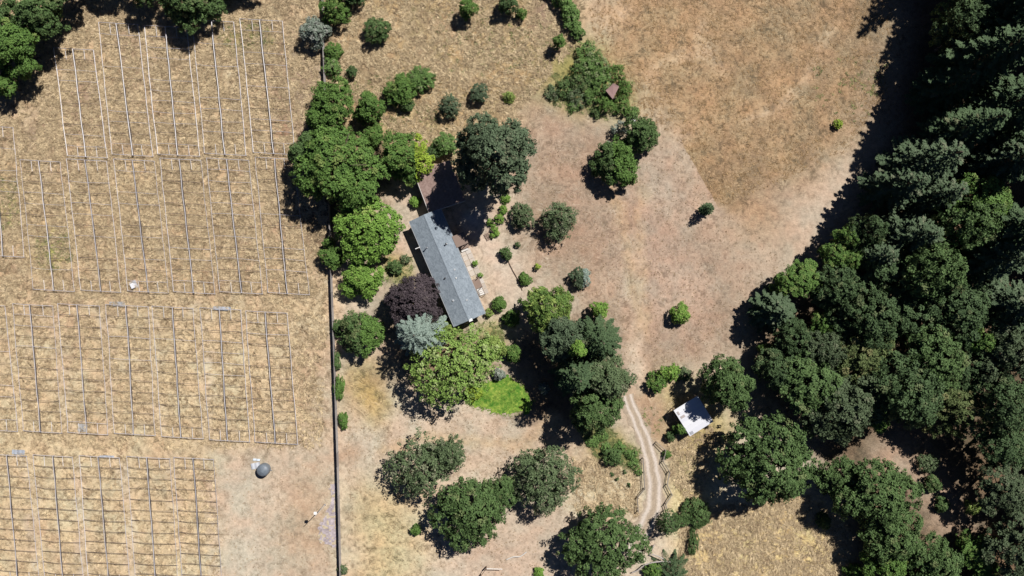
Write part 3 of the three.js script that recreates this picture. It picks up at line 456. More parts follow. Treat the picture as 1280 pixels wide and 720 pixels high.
// each frame: [x of left rail, ridge, right rail at the top end; the same at the bottom end; y at top, y at bottom] in pixels
const STYLE = { a: [0.058, 0.062, [2, 2, 0], 0.05], b: [0.04, 0.05, [0, 1, 0], 0.055], c: [0.045, 0.05, [1, 0, 0], 0.065], d: [0.042, 0.045, [1, 0, 1], 0.075] };   // rail, ridge radius, rail tones, hose radius
function pipeFrame(label, group, top, bot, yt, yb, crossDark) {
  const [railR, ridgeR, tones, hoseR] = STYLE[yt < 150 ? 'a' : yt < 300 ? 'b' : yt < 500 ? 'c' : 'd'];
  const yA = 0.27, yR = 0.56, r = rngOf(Math.round(top[1] * 31 + yt * 7));
  const m = P((top[1] + bot[1]) / 2, (yt + yb) / 2), t = thing('pipe_frame', label, 'pipe frame', [m[0], 0, m[2]], 0, group);
  const G = (x, y, h) => { const p = P(x, y, h); return [p[0] - m[0], h + hf(p[0], p[2]), p[2] - m[2]]; };
  const line = (x0, y0, x1, y1, h, n) => Array.from({ length: n + 1 }, (_, i) => { const s = i / n; return G(lerp(x0, x1, s) + (r() - 0.5) * 0.8, lerp(y0, y1, s), h + (r() - 0.5) * 0.06); });   // laid by hand: never dead straight
  const len = (yb - yt) * S, n = Math.round(len / 1.86), rail = pvc[tones[Math.floor(r() * 3)]];
  const skew = 3;                                            // the right rail sits a little lower in the picture than the left
  const rails = [[0, yA, railR * lerp(0.75, 1.15, r()), rail, -skew / 2], [2, yA, railR * lerp(0.7, 1.1, r()), pvc[tones[Math.floor(r() * 3)]], skew / 2]];
  for (const [k, h, rad, mat, dy] of rails) part(t, 'side_rail', tube(line(top[k], yt + dy, bot[k], yb + dy, h, 10), rad, 20, 5), mat);
  const rg = part(t, 'ridge_pipe', tube(line(top[1], yt, bot[1], yb, yR, 10), ridgeR, 20, 6), pvc[tones[Math.floor(r() * 3)]]);
  const hs = line(top[1] + 0.9, yt, bot[1] + 0.9, yb, yR - 0.1, 14).map(q => [q[0] + (r() - 0.5) * 0.1, q[1], q[2]]); part(rg, 'hose', tube(hs, hoseR, 28, 5), hose);
  for (let i = 0; i <= n; i++) {
    const s = i / n, xl = lerp(top[0], bot[0], s), xc = lerp(top[1], bot[1], s), xr = lerp(top[2], bot[2], s), y = lerp(yt, yb, s), j = i && i < n ? (r() - 0.5) * 2.4 : 0, end = i === 0 || i === n;
    const a = G(xl, y - skew / 2, yA), b = G((xl + xc) / 2, y - skew / 4 + j, yA + 0.3), c = G(xc, y + j, yR), d = G((xc + xr) / 2, y + skew / 4 + j * 0.5, yA + 0.3), e = G(xr, y + skew / 2, yA);
    if (!end && yt < 300 && r() > crossDark + 0.35 && r() < 0.5) continue;
    part(t, end ? 'end_bar' : 'cross_bar', tube([a, b, c, d, e], end ? 0.052 : lerp(0.024, 0.034, r()) + 0.01 * crossDark, 10, 4), end ? greyPipe : r() < crossDark ? tan : greyPipe);
  }
  for (const [k, dy] of [[0, -skew / 2], [1, 0], [2, skew / 2]]) for (let i = 0; i <= n; i += 2) { const s = i / n, g = G(lerp(top[k], bot[k], s), lerp(yt, yb, s) + dy, k === 1 ? yR : yA); part(t, 'stake', box(0.06, g[1] + 0.15, 0.06, 0, (g[1] + 0.15) / 2 - 0.16, 0), greyPipe, [g[0], 0, g[2]]); }
  for (const f of [0.28, 0.75]) for (const [y0, y1, e] of [[yt, yt + 13, top], [yb - 13, yb, bot]]) { const dx = (bot[1] - top[1]) / (yb - yt) * 13, x = e === top ? lerp(top[0], top[2], f) : lerp(bot[0], bot[2], f); part(t, 'brace', bar(G(e === top ? x : x - dx, y0, yA + 0.2), G(e === top ? x + dx : x, y1, yA + 0.28), 0.036, 5), pvc[2]); }
}
{
  const g1 = 'pipe frames in the block under the shaded tree', l1 = 'white pipe frame on straw in the block nearest the shaded trees';
  pipeFrame('white pipe frame beside the leafy grove, set lower than its block', g1, [67, 90.5, 117], [84, 107, 134], 61, 196, 0.45);
  pipeFrame(l1, g1, [123, 145, 172], [140, 166, 191], 29, 194, 0.3);
  pipeFrame(l1, g1, [180, 206, 233], [197, 222, 250], 33, 194, 0.2);
  pipeFrame(l1, g1, [240, 264, 292], [256, 281, 308], 26, 193, 0.2);
  pipeFrame('white pipe frame over bare soil strip at the end next to the fence oak', g1, [300, 324, 353], [317, 342, 369], 25, 192, 0.5);
  const g2 = 'pipe frames in the block with the green weeds', l2 = 'thin pipe frame in the block around the white box';
  pipeFrame('pipe frame at the end of the weedy block, partly out of view', g2, [-36, -11, 16], [-22, 3, 30], 158, 320, 0.3);
  pipeFrame('pipe frame with pale green weeds growing inside it', g2, [25, 48, 75], [42, 67, 93], 201, 363, 0.25);
  pipeFrame(l2, g2, [83, 106, 133], [101, 126, 151], 200, 364, 0.35);
  pipeFrame(l2, g2, [142, 165, 193], [160, 185, 211], 200, 365, 0.5);
  pipeFrame(l2, g2, [200, 224, 251], [217, 242, 269], 199, 366, 0.6);
  pipeFrame(l2, g2, [258, 283, 311], [275, 302, 328], 199, 366, 0.5);
  pipeFrame('pipe frame under the edge of the big tree shadow by the fence', g2, [319, 343, 367], [335, 359, 387], 198, 367, 0.5);
  const g3 = 'pipe frames in the block between the grey sheets', l3 = 'pipe frame with dense cross bars in the block between the grey sheets';
  pipeFrame('pipe frame at the end of the dense block, partly out of view', g3, [-48, -22, 6], [-32, -6, 22], 381, 538, 0.5);
  pipeFrame(l3, g3, [15.5, 37, 66], [29, 50, 77], 381, 540, 0.6);
  pipeFrame(l3, g3, [72, 96, 124], [85, 108, 135], 381, 542, 0.7);
  pipeFrame(l3, g3, [132, 157, 185], [143, 167, 194], 382, 543, 0.8);
  pipeFrame(l3, g3, [190, 215, 241], [202, 226, 254], 384, 547, 0.75);
  pipeFrame(l3, g3, [250, 274, 301], [262, 284, 312], 386, 551, 0.85);
  pipeFrame('outermost pipe frame of the dense block, facing the bare strip along the fence', g3, [307, 331, 359], [319, 344, 372], 390, 554, 0.7);
  const g4 = 'pipe frames in the block beside the water tank', l4 = 'pipe frame with dark cross bars in the block beside the tank';
  pipeFrame('pipe frame at the end of the tank block, partly out of view', g4, [-17, 7.5, 33], [-1, 22, 50], 569, 728, 0.9);
  pipeFrame(l4, g4, [41, 65.5, 90], [57, 79, 105], 570, 730, 1);
  pipeFrame(l4, g4, [99, 122, 149], [111, 136, 163], 571, 731, 1);
  pipeFrame(l4, g4, [158, 182.5, 212], [170, 195, 223], 572, 732, 1);
  pipeFrame('outermost pipe frame of the tank block, facing the water tank', g4, [217, 241, 267], [228, 252, 278], 573, 733, 1);
}
// ---------------------------------------------------------------- things lying in the field
function sheet(name, label, cat, px, py, w, d, turn, mat, group) {
  const g = new THREE.PlaneGeometry(w, d, 14, 6); g.rotateX(-Math.PI / 2); const p = g.attributes.position; for (let i = 0; i < p.count; i++) p.setY(i, 0.04 * Math.sin(p.getX(i) * 9) + 0.05 * noise(p.getX(i) * 1.4 + px, p.getZ(i) * 1.4 + py) + 0.12); g.computeVertexNormals();
  const [x, , z] = P(px, py), m = new THREE.Mesh(g, mat); m.name = numbered(name); m.position.set(x, hf(x, z), z); m.rotation.y = turn; m.userData = { label, category: cat }; if (group) m.userData.group = group; m.castShadow = m.receiveShadow = true; scene.add(m);
}
const zinc = new THREE.MeshStandardMaterial({ color: new THREE.Color().setRGB(0.34, 0.37, 0.42), roughness: 0.6, metalness: 0.1, side: THREE.DoubleSide }), dull = new THREE.MeshStandardMaterial({ color: new THREE.Color().setRGB(0.3, 0.3, 0.3), roughness: 0.7, side: THREE.DoubleSide });
sheet('metal_sheet', 'dull grey metal sheet across the end of a pipe frame in the middle gap', 'sheet', 147, 380, 2.6, 0.8, 0.0, dull);
sheet('metal_sheet', 'grey blue metal sheet at the frame end near the bare strip', 'sheet', 278, 385.5, 3.0, 0.6, -0.03, zinc);
sheet('metal_sheet', 'grey square sheet inside the lower end of a pipe frame', 'sheet', 103.5, 534.5, 1.7, 1.3, -0.05, dull);
sheet('metal_sheet', 'blue grey sheet at the frame end of the tank block', 'sheet', 23.5, 565, 2.1, 0.8, -0.03, zinc);
sheet('metal_sheet', 'narrow blue grey sheet at the frame end beyond the dense block', 'sheet', 134, 570.5, 2.4, 0.35, -0.02, zinc);
sheet('metal_sheet', 'pale grey sheet on the ground right behind the water tank', 'sheet', 320, 582, 1.6, 1.0, 0.2, std([0.44, 0.46, 0.5], 0.6, { side: THREE.DoubleSide }));
sheet('metal_sheet', 'small pale blue strip of sheet near the tank', 'sheet', 321, 574.5, 1.2, 0.35, -0.1, std([0.5, 0.56, 0.62], 0.6, { side: THREE.DoubleSide }));
{
  const [x, , z] = P(331, 586), t = thing('water_tank', 'dark blue grey domed plastic water tank standing on dry ground', 'water tank', [x, hf(x, z), z]); t.scale.set(0.9, 0.8, 0.9);
  const m = std([0.13, 0.155, 0.185], 0.5); const prof = [[0, 0], [1.12, 0], [1.15, 0.08], [1.12, 0.4], [1.15, 0.45], [1.12, 0.8], [1.15, 0.85], [1.12, 1.2], [1.15, 1.25], [1.1, 1.5], [0.85, 1.75], [0.3, 1.95], [0, 1.97]].map(q => new THREE.Vector2(...q));
  part(t, 'shell', new THREE.LatheGeometry(prof, 32), m); part(t, 'lid', new THREE.CylinderGeometry(0.24, 0.26, 0.12, 18), std([0.16, 0.19, 0.22], 0.5), [0.2, 1.98, 0.1]); part(t, 'outlet', bar([1.1, 0.2, 0.2], [1.45, 0.2, 0.25], 0.05), std([0.35, 0.35, 0.35]));
  for (let k = 0; k < 6; k++) { const a = k * 1.047; part(t, 'dome_rib', tube([[Math.cos(a) * 1.1, 1.52, Math.sin(a) * 1.1], [Math.cos(a) * 0.85, 1.78, Math.sin(a) * 0.85], [Math.cos(a) * 0.32, 1.97, Math.sin(a) * 0.32]], 0.03, 6, 4), m); }
}
{
  const [x, , z] = P(406, 631), t = thing('light_pole', 'slim metal pole with a white box at its top', 'pole', [x, hf(x, z), z]);
  part(t, 'pole', new THREE.CylinderGeometry(0.05, 0.07, 6.2, 8).translate(0, 3.1, 0), std([0.5, 0.48, 0.47], 0.5)); part(t, 'box', box(0.45, 0.3, 0.4, -0.2, 5.1, -0.2), std([0.78, 0.78, 0.76], 0.4)); part(t, 'arm', bar([0, 5.0, 0], [-0.25, 5.0, -0.25], 0.03), steel); part(t, 'base_plate', box(0.3, 0.06, 0.3, 0, 0.03, 0), steel);
}
{
  const [x, , z] = P(167, 357.5), t = thing('white_cooler', 'white lidded box lying between two pipe frames', 'box', [x, hf(x, z) + 0.02, z], 0.45);
  part(t, 'body', box(0.5, 0.4, 0.8, 0, 0.2, 0), std([0.6, 0.61, 0.64], 0.5)); part(t, 'lid', box(0.54, 0.07, 0.84, 0, 0.43, 0), std([0.64, 0.65, 0.68], 0.45)); part(t, 'mat', box(1.2, 0.04, 1.3, 0.1, 0, -0.2), std([0.4, 0.4, 0.42]));
}
// ---------------------------------------------------------------- small things round the house and the yard
{
  const [x, , z] = P(609.5, 296), t = thing('wooden_pallet', 'weathered wooden pallet lying beside the patio', 'pallet', [x, hf(x, z), z], 0.5), m = [std([0.24, 0.17, 0.13]), std([0.18, 0.13, 0.1])];
  for (let k = 0; k < 3; k++) part(t, 'runner', box(0.1, 0.12, 1.2, -0.35 + k * 0.35, 0.06, 0), m[1]); for (let k = 0; k < 5; k++) part(t, 'slat', box(0.85, 0.03, 0.14, 0, 0.137, -0.52 + k * 0.26), m[k % 2]);
}
{
  const [x, , z] = P(791, 150, 0.4), g = new THREE.SphereGeometry(0.55, 16, 10), p = g.attributes.position, r = rngOf(6); for (let i = 0; i < p.count; i++) { const k = 1 + 0.35 * noise(p.getX(i) * 4, p.getZ(i) * 4 + p.getY(i) * 3); p.setXYZ(i, p.getX(i) * k, Math.max(0, p.getY(i) * 0.7 * k), p.getZ(i) * k); } g.computeVertexNormals();
  const m = new THREE.Mesh(g, std([0.72, 0.72, 0.72], 0.6)); m.name = 'tarpaulin'; m.position.set(x, hf(x, z), z); m.userData = { label: 'crumpled white tarpaulin beside the paired dark trees', category: 'tarpaulin' }; m.castShadow = m.receiveShadow = true; scene.add(m);
}
{
  const [x, , z] = P(612, 709), t = thing('pole_gate', 'white pole gate open on the pale dirt track', 'gate', [x, hf(x, z), z]), w = std([0.7, 0.7, 0.68], 0.5);
  const b = ([px, py]) => { const q = P(px, py); return [q[0] - x, q[2] - z]; }, [a0, a1] = b([608, 708]), [b0, b1] = b([628, 708.5]), [c0, c1] = b([601, 718]);
  part(t, 'pole', bar([a0, 1.0, a1], [b0, 1.0, b1], 0.06), w); part(t, 'post', box(0.16, 1.25, 0.16, a0, 0.62, a1), darkWood); part(t, 'post', box(0.16, 1.25, 0.16, c0, 0.62, c1), darkWood); part(t, 'lower_pole', bar([a0, 0.9, a1], [c0, 0.9, c1], 0.05), darkWood);
}
function fallen(name, label, cat, pts, rad, mat, group) {
  const q = pts.map(([px, py, h]) => { const [x, , z] = P(px, py, h); return [x, h + hf(x, z), z]; }), b = q[0], t = new THREE.Mesh(tube(q.map(p => [p[0] - b[0], p[1] - b[1], p[2] - b[2]]), rad, 18, 7), mat);
  t.name = numbered(name); t.position.set(...b); t.userData = { label, category: cat }; if (group) t.userData.group = group; t.castShadow = t.receiveShadow = true; scene.add(t);
}
const bleached = std([0.5, 0.48, 0.45], 0.9), deadwood = std([0.36, 0.33, 0.31], 0.95);
fallen('bleached_log', 'bleached log lying on the bare dirt above the pole gate', 'log', [[633, 699.5, 0.12], [642, 696, 0.14], [650, 695.5, 0.14], [658, 690, 0.1]], 0.1, bleached);
fallen('fallen_limb', 'long curved grey limb of the fallen tree by the driveway end', 'limb', [[806, 706, 0.8], [818, 703, 1.0], [830, 702, 0.9], [838, 702.5, 0.6]], 0.11, deadwood);
fallen('fallen_limb', 'forked grey limb over the driveway end, leaning across another', 'limb', [[815, 693, 0.7], [824, 696, 1.0], [831, 700, 0.8]], 0.09, deadwood);
fallen('fallen_limb', 'short grey limb pointing up the driveway', 'limb', [[812, 694, 0.3], [815, 687, 0.5], [818, 681, 0.4]], 0.1, deadwood);
fallen('fallen_limb', 'thin grey limb beside the long curved one', 'limb', [[790, 716, 0.4], [797, 713, 0.6], [806, 706, 0.7]], 0.09, deadwood);
{
  const t = thing('garden_edging', 'thin dark edging board beside the dirt path in front of the house', 'edging'), pts = [[634, 322], [637, 330], [641, 338], [645, 345], [649, 353], [653, 363]];
  for (let i = 0; i + 1 < pts.length; i++) { const [ax, , az] = P(...pts[i]), [bx, , bz] = P(...pts[i + 1]); part(t, 'board', bar([ax, hf(ax, az) + 0.12, az], [bx, hf(bx, bz) + 0.12, bz], 0.07, 5), darkWood); }
}

// ---------------------------------------------------------------- trees and shrubs (photo pixels of the crown, radius in pixels, height in metres)
const B = broad, C = conifer;
// grove at the upper field corner
{ const g = 'trees of the grove at the field corner', l = 'leafy oak in the grove at the corner of the pipe field';
  B('oak_tree', l, 'tree', 18, 58, 38, 9, 'green', { group: g }); B('oak_tree', l, 'tree', 48, 16, 34, 10, 'oak', { group: g }); B('oak_tree', l, 'tree', 6, 106, 16, 6, 'green', { group: g }); B('oak_tree', l, 'tree', -10, 15, 34, 10, 'oak', { group: g }); B('oak_tree', l, 'tree', 80, -22, 30, 9, 'oak', { group: g }); B('oak_tree', l, 'tree', -25, 90, 30, 9, 'oak', { group: g });
  const g2 = 'shaded trees over the end of the pipe frames', l2 = 'dark shaded tree overhanging the end of the pipe frames';
  B('shade_tree', l2, 'tree', 178, -14, 26, 7, 'oak', { group: g2 }); B('shade_tree', l2, 'tree', 236, -6, 42, 7.5, 'oak', { group: g2 }); B('shade_tree', l2, 'tree', 300, -55, 40, 8, 'oak', { group: g2 }); B('shade_tree', l2, 'tree', 130, -50, 36, 9, 'oak', { group: g2 }); }
// along the fence
B('shrub', 'grey green tree half over the fence, beside the bare ground', 'tree', 393, 40, 19, 4.2, 'silver', { odd: 0.2, pal2: PAL.oak, side: 9 });
B('fence_tree', 'yellowish green tree growing against the upper end of the fence', 'tree', 418, 12, 20, 4.5, 'green', { odd: 0.2 });
B('fence_tree', 'dark tree behind the yellowish one at the fence', 'tree', 440, -8, 18, 4.5, 'deep');
B('shrub', 'round shrub with silvery tip alone in the straw meadow', 'shrub', 472, 37, 17, 3.2, 'oak', { odd: 0.12 });
B('shrub', 'flat green shrub trailing along the fence below the grey green tree', 'shrub', 416, 64, 13, 1.6, 'green', {}); B('shrub', 'small flat shrub joined to the trailing fence shrub', 'shrub', 415, 84, 13, 1.5, 'bramble', {});
B('shrub', 'tiny dark round shrub on the bare meadow patch', 'shrub', 440, 90, 8, 1.8, 'deep');
// cluster by the house
B('garden_tree', 'dark green rounded tree against the fence, topmost of the garden cluster', 'tree', 418, 126, 31, 6.5, 'green'); B('garden_tree', 'dense dark tree squeezed between the fence and the wide oak', 'tree', 402, 152, 22, 6, 'green');
B('garden_tree', 'medium green tree beside the dark rounded one', 'tree', 461, 135, 21, 5, 'green');
B('garden_oak', 'widest spreading oak of the garden, hanging over the fence', 'tree', 424, 208, 56, 9.5, 'green', { odd: 0.08 }); B('garden_oak', 'low oak limb crown filling the corner above the wide oak', 'tree', 384, 190, 26, 7, 'oak');
B('shrub', 'soft green shrub in the gap above the wide oak', 'shrub', 467, 168, 17, 2.8, 'green');
B('garden_tree', 'dark green tree with lime yellow side next to the annex', 'tree', 508, 198, 35, 6.5, 'green', { pal2: PAL.lime, side: 1.6 });
B('shrub', 'leafy shrub patch behind the lime sided tree', 'shrub', 556, 181, 17, 3, 'bramble'); B('shrub', 'small shrub in the shade beside the tall rounded tree', 'shrub', 541, 190, 10, 2, 'deep');
B('thicket', 'dark lobed thicket alone in the straw meadow', 'thicket', 500, 114, 23, 3.2, 'green'); B('thicket', 'brighter thicket joined to the dark lobed one', 'thicket', 527, 98, 18, 2.2, 'bramble'); B('thicket', 'small shrub at the foot of the dark lobed thicket', 'shrub', 508, 131, 11, 1.8, 'oak');
B('shrub', 'wispy blue green shrub in the straw meadow', 'shrub', 563, 133, 16, 3, 'silver', { pal: PAL.bluefir, fill: 0.6, ragged: 0.5 });
B('shrub', 'compact blue green shrub beside the wispy one', 'shrub', 598, 117, 14, 2.6, 'bluefir');
B('shrub', 'yellow green weed shrub behind the tall rounded tree', 'shrub', 636, 121, 9, 1.2, 'yellow', { fill: 0.6 });
B('tall_tree', 'tall rounded dark tree shading the annex and the patio', 'tree', 622, 195, 55, 20.5, 'oak', { low: 0.06, pal: PAL.bluefir, odd: 0.12 });
B('garden_tree', 'bright green broad tree between the fence and the house', 'tree', 456, 281, 47, 6.5, 'bright');
B('shrub', 'dark green shrub at the fence foot under the bright tree', 'shrub', 416, 322, 16, 3.2, 'green'); B('shrub', 'small green shrub hanging over the fence base', 'shrub', 411, 303, 9, 2, 'green');
B('garden_tree', 'low bright tree beside the fence below the bright broad one', 'tree', 452, 351, 28, 4.2, 'bright', { squash: [1.05, 1, 0.85] });
B('shrub', 'dull green shrub behind the house wall', 'shrub', 494, 334, 11, 1.8, 'oak'); B('shrub', 'low weed shrub beside the dull one behind the house', 'shrub', 506, 324, 7, 1, 'greyoak', { fill: 0.6 });
B('shrub', 'small round bush beside the annex', 'shrub', 520, 252, 8, 1.5, 'bright');
// upper meadow
B('small_tree', 'dark upright tree in the meadow, one of two near the hedge', 'tree', 585, 10, 14, 4.5, 'green'); B('small_tree', 'dark upright tree in the meadow, beside the low bright shrub', 'tree', 634, 4, 15, 4.2, 'deep'); B('shrub', 'low bright shrub by the second upright meadow tree', 'shrub', 651, 18, 8, 2, 'green');
B('small_tree', 'slim leaning tree casting a long shadow beside the hedge', 'tree', 699, 52, 10, 3.8, 'green', { low: 0.1 });
{ const g = 'shrubs of the hedge row at the meadow edge', l = 'leafy shrub in the hedge row between meadow and brown field';
  for (const [x, y, q, h] of [[702, -2, 14, 2.5], [712, 13, 13, 2], [715, 26, 13, 1.8], [722, 40, 10, 1.8], [696, -20, 16, 3]]) B('hedge_shrub', l, 'shrub', x, y, q, h, 'bramble', { group: g }); }
{ const g = 'brambles round the tiny shed', l = 'low spreading bramble in the patch round the tiny shed';
  for (const [x, y, q, h, p] of [[735, 66, 17, 1.3, 'bramble'], [732, 84, 20, 1.5, 'bramble'], [748, 82, 17, 1.4, 'bramble'], [728, 100, 16, 1.1, 'oak'], [750, 104, 17, 1.6, 'bramble'], [770, 92, 14, 1.3, 'green'], [781, 112, 12, 1.5, 'green'], [778, 132, 15, 1.4, 'green'], [756, 130, 12, 2.2, 'green'], [708, 112, 15, 0.7, 'oak'], [722, 122, 16, 0.8, 'greyoak'], [738, 120, 12, 0.9, 'bramble'], [792, 140, 9, 0.9, 'bramble'], [690, 118, 12, 0.5, 'greyoak'], [745, 140, 8, 0.7, 'oak'], [716, 134, 8, 0.5, 'bramble']]) B('bramble', l, 'bramble', x, y, q, h, p, { group: g, clump: 0.3, leaf: 0.16, fill: 0.6, dens: 0.75, ragged: 0.6, odd: 0.2 }); }
B('yard_tree', 'dark tree of the pair below the brambles, beside the white tarpaulin', 'tree', 803, 170, 27, 5.5, 'oak'); B('yard_tree', 'bright topped tree of the pair, grey branches showing', 'tree', 772, 203, 31, 5, 'oak', { pal2: PAL.green, side: -1 });
B('dead_shrub', 'grey leafless shrub beside the white tarpaulin', 'shrub', 776, 160, 12, 2.6, 'dry', { pal: PAL.silver, fill: 0.35 }); B('dead_shrub', 'grey twiggy shrub against the bright topped tree', 'shrub', 762, 186, 11, 2.8, 'dry', { pal: PAL.silver, fill: 0.35 });
B('shrub', 'tiny bright bush alone near the forest edge', 'shrub', 1047, 155, 6.5, 1.1, 'lime');
C('cypress', 'slim dark evergreen alone on the mown yard', 'tree', 884, 261, 9.5, 4.4, 'fir', { from: 0.02, pow: 0.35 });
B('shrub', 'round blue green shrub alone below the wispy tree', 'shrub', 725, 348, 14, 2.4, 'bluefir', { pal2: PAL.spruce, side: 0.5 });
B('small_tree', 'bright yellow green young tree alone on the mown yard', 'tree', 851, 392, 15, 2.8, 'lime', { pal: PAL.bright, odd: 0.25 });
B('wispy_tree', 'wispy grey green tree with bare twigs in the yard', 'tree', 698, 275, 26, 4.4, 'greyoak', { fill: 0.55, ragged: 0.6, odd: 0.25 });
B('shrub', 'loose grey green shrub beside the wispy tree', 'shrub', 653, 269, 17, 3.2, 'greyoak', { fill: 0.7, ragged: 0.4 });
B('shrub', 'ragged green shrub in front of the house porch', 'shrub', 632, 317, 9.5, 1.7, 'oak', { ragged: 0.4 }); B('shrub', 'tiny dark bush above the ragged shrub', 'shrub', 647, 306, 4, 0.9, 'deep');
B('shrub', 'low dome bush beside the edging board', 'shrub', 656, 349, 9.5, 1.3, 'green'); B('shrub', 'tiny lime sapling with a long shadow', 'shrub', 672, 333, 4, 1.4, 'lime');
B('clipped_bush', 'dense round clipped bush at the house corner', 'shrub', 624, 380, 10.5, 1.9, 'green', { leaf: 0.12, clump: 0.22, dens: 1.5, lobes: 7 }); B('shrub', 'dark oval bush at the edge of the tree shadow', 'shrub', 640, 398, 12, 1.9, 'green'); B('shrub', 'small bush at the gable corner of the house', 'shrub', 611, 391, 6, 1.2, 'yellow');
{ const g = 'weedy garden plants in front of the house', l = 'small bright garden plant along the house front';
  for (const [x, y, q] of [[594, 329, 4], [600, 344, 3.5], [613, 278, 5], [618, 286, 5], [624, 274, 7], [629, 262, 6], [632, 248, 7], [621, 292, 4], [616, 295, 4]]) B('garden_plant', l, 'plant', x, y, q, 0.8, 'bright', { group: g }); }
// trees below the house
B('purple_tree', 'purple black leaved tree against the house', 'tree', 516, 379, 40, 7, 'purple', { leaf: 0.2 });
C('blue_spruce', 'pale blue spruce between the purple tree and the yellow green tree', 'tree', 524, 416, 38, 12, 'spruce', { pow: 0.5, from: 0.06 });
B('walnut_tree', 'large yellow green tree with open crown below the house', 'tree', 568, 455, 55, 8.5, 'yellow', { fill: 0.55, odd: 0.15, dens: 0.75, ragged: 0.5, pal: [[0.12, 0.215, 0.036], [0.215, 0.32, 0.07], [0.28, 0.34, 0.14]] });
B('shrub', 'pale flowering shrub at the lawn edge under the yellow green tree', 'shrub', 624, 468, 9, 1.8, 'silver', { odd: 0.3 }); B('shrub', 'bright small tree touching the yellow green crown above the lawn', 'shrub', 618, 434, 17, 3, 'yellow'); B('shrub', 'yellow green shrub under the gable end', 'shrub', 563, 411, 13, 2.4, 'lime', { pal: PAL.yellow }); B('shrub', 'lime shrub beneath the big yellow green tree by the lawn', 'shrub', 592, 492, 12, 1.2, 'lime');
B('garden_tree', 'rounded olive green tree right beside the fence', 'tree', 450, 419, 31, 4.6, 'oak', { odd: 0.15, pal2: PAL.green, side: 0.5 }); B('shrub', 'shrub filling the gap between the olive green tree and fence', 'shrub', 425, 410, 12, 2, 'oak');
B('shrub', 'green shrub at the fence, below the olive green tree', 'shrub', 424, 484, 10, 1.4, 'green', { squash: [0.8, 1, 1.7] }); B('shrub', 'lone round green shrub at the fence', 'shrub', 429, 526, 9, 1.3, 'bright', { pal: PAL.green, squash: [0.9, 1, 1.3] }); B('shrub', 'small dry green shrub at the lower fence', 'shrub', 428, 712, 7, 0.8, 'greyoak'); B('shrub', 'thin green shrub on the fence foot', 'shrub', 421, 452, 8, 1.2, 'oak', { squash: [0.7, 1, 1.6] });
// clump by the drive
B('drive_tree', 'yellow green tree at the upper end of the driveway clump', 'tree', 687, 387, 36, 8.5, 'green', { pal: [PAL.green[0], PAL.yellow[0], PAL.yellow[1]], odd: 0.25 });
{ const g = 'conifers of the driveway clump', l = 'dense green conifer in the clump beside the driveway';
  B('drive_tree', 'bluish green lobe crowned tree in the middle of the driveway clump', 'tree', 704, 428, 33, 12, 'oak', { low: 0.15, pal: PAL.bluefir }); C('drive_conifer', l, 'tree', 748, 425, 36, 14, 'fir', { group: g, pow: 0.6 }); B('drive_tree', 'broad grey green tree at the driveway side of the clump', 'tree', 755, 472, 38, 13, 'oak', { low: 0.12, pal: PAL.greyoak }); B('drive_tree', 'dark green tree at the lower end of the driveway clump', 'tree', 744, 510, 35, 11.5, 'oak', { low: 0.12 }); C('drive_conifer', l, 'tree', 720, 468, 34, 16, 'fir', { group: g, pow: 0.6 }); }
B('small_tree', 'small bright tree peeking out beside the driveway clump', 'tree', 749, 388, 13, 5, 'bright'); B('small_tree', 'low lime crowned tree inside the driveway clump', 'tree', 722, 436, 12, 13.5, 'lime', { pal: PAL.bright, low: 0.7 });
B('boulder_shrub', 'pale grey shrub in the deep shade of the driveway clump', 'shrub', 680, 485, 9, 1.2, 'silver');
B('shrub', 'bright green shrub at the shady end of the lawn', 'shrub', 640, 442, 14, 2.4, 'green');
B('yard_shrub', 'bright irregular thicket beside the driveway start', 'thicket', 820, 478, 15, 2.0, 'bright', { pal: PAL.green }); B('yard_shrub', 'tall bright lobe of the thicket beside the driveway start', 'thicket', 836, 466, 15, 2.4, 'bright'); B('shrub', 'dull grey green weed shrub beside the bright thicket', 'shrub', 856, 468, 11, 1.2, 'greyoak', { fill: 0.6 });
B('round_tree', 'rounded dark green tree shading the white carport', 'tree', 908, 480, 35, 11, 'oak', { low: 0.08 });
B('shrub', 'leafy sapling at the open side of the carport', 'tree', 851, 536, 11, 3.0, 'green'); B('shrub', 'small dark bush at the driveway by the rail fence start', 'shrub', 838, 545, 8, 1.6, 'deep'); B('shrub', 'green weed clump inside the zigzag fence', 'shrub', 834, 568, 6, 0.8, 'green');
// oaks at the bottom
B('old_oak', 'loose grey green oak with ragged edge above the dirt yard', 'tree', 528, 585, 44, 6.5, 'greyoak', { fill: 0.5, odd: 0.18, ragged: 0.7, dens: 0.8 }); B('old_oak', 'grey green oak limb crown reaching toward the yard', 'tree', 562, 566, 24, 6, 'greyoak', { fill: 0.65, ragged: 0.5 });
B('old_oak', 'dense green oak in the middle of the yard oak row', 'tree', 587, 638, 48, 7.5, 'oak', { ragged: 0.35, fill: 0.9 }); B('old_oak', 'rounded oak at the driveway end of the yard oak row', 'tree', 680, 598, 42, 6.8, 'oak', { pal: PAL.greyoak, fill: 0.6, ragged: 0.55, odd: 0.12 }); B('old_oak', 'small oak crown linking the dense oak and the rounded oak', 'tree', 629, 612, 22, 6, 'oak');
B('old_oak', 'large oak beside the end of the driveway', 'tree', 756, 682, 52, 7.5, 'oak', { fill: 0.8, ragged: 0.4 });
B('shrub', 'lone green shrub under the dense yard oak', 'shrub', 520, 663, 8, 1.2, 'green'); B('shrub', 'bright weed at the dirt track by the large oak', 'shrub', 673, 716, 8, 0.9, 'bright'); B('shrub', 'dark leafy shrub on the green bank left of the driveway', 'shrub', 766, 570, 13, 2.2, 'oak', { ragged: 0.4 });
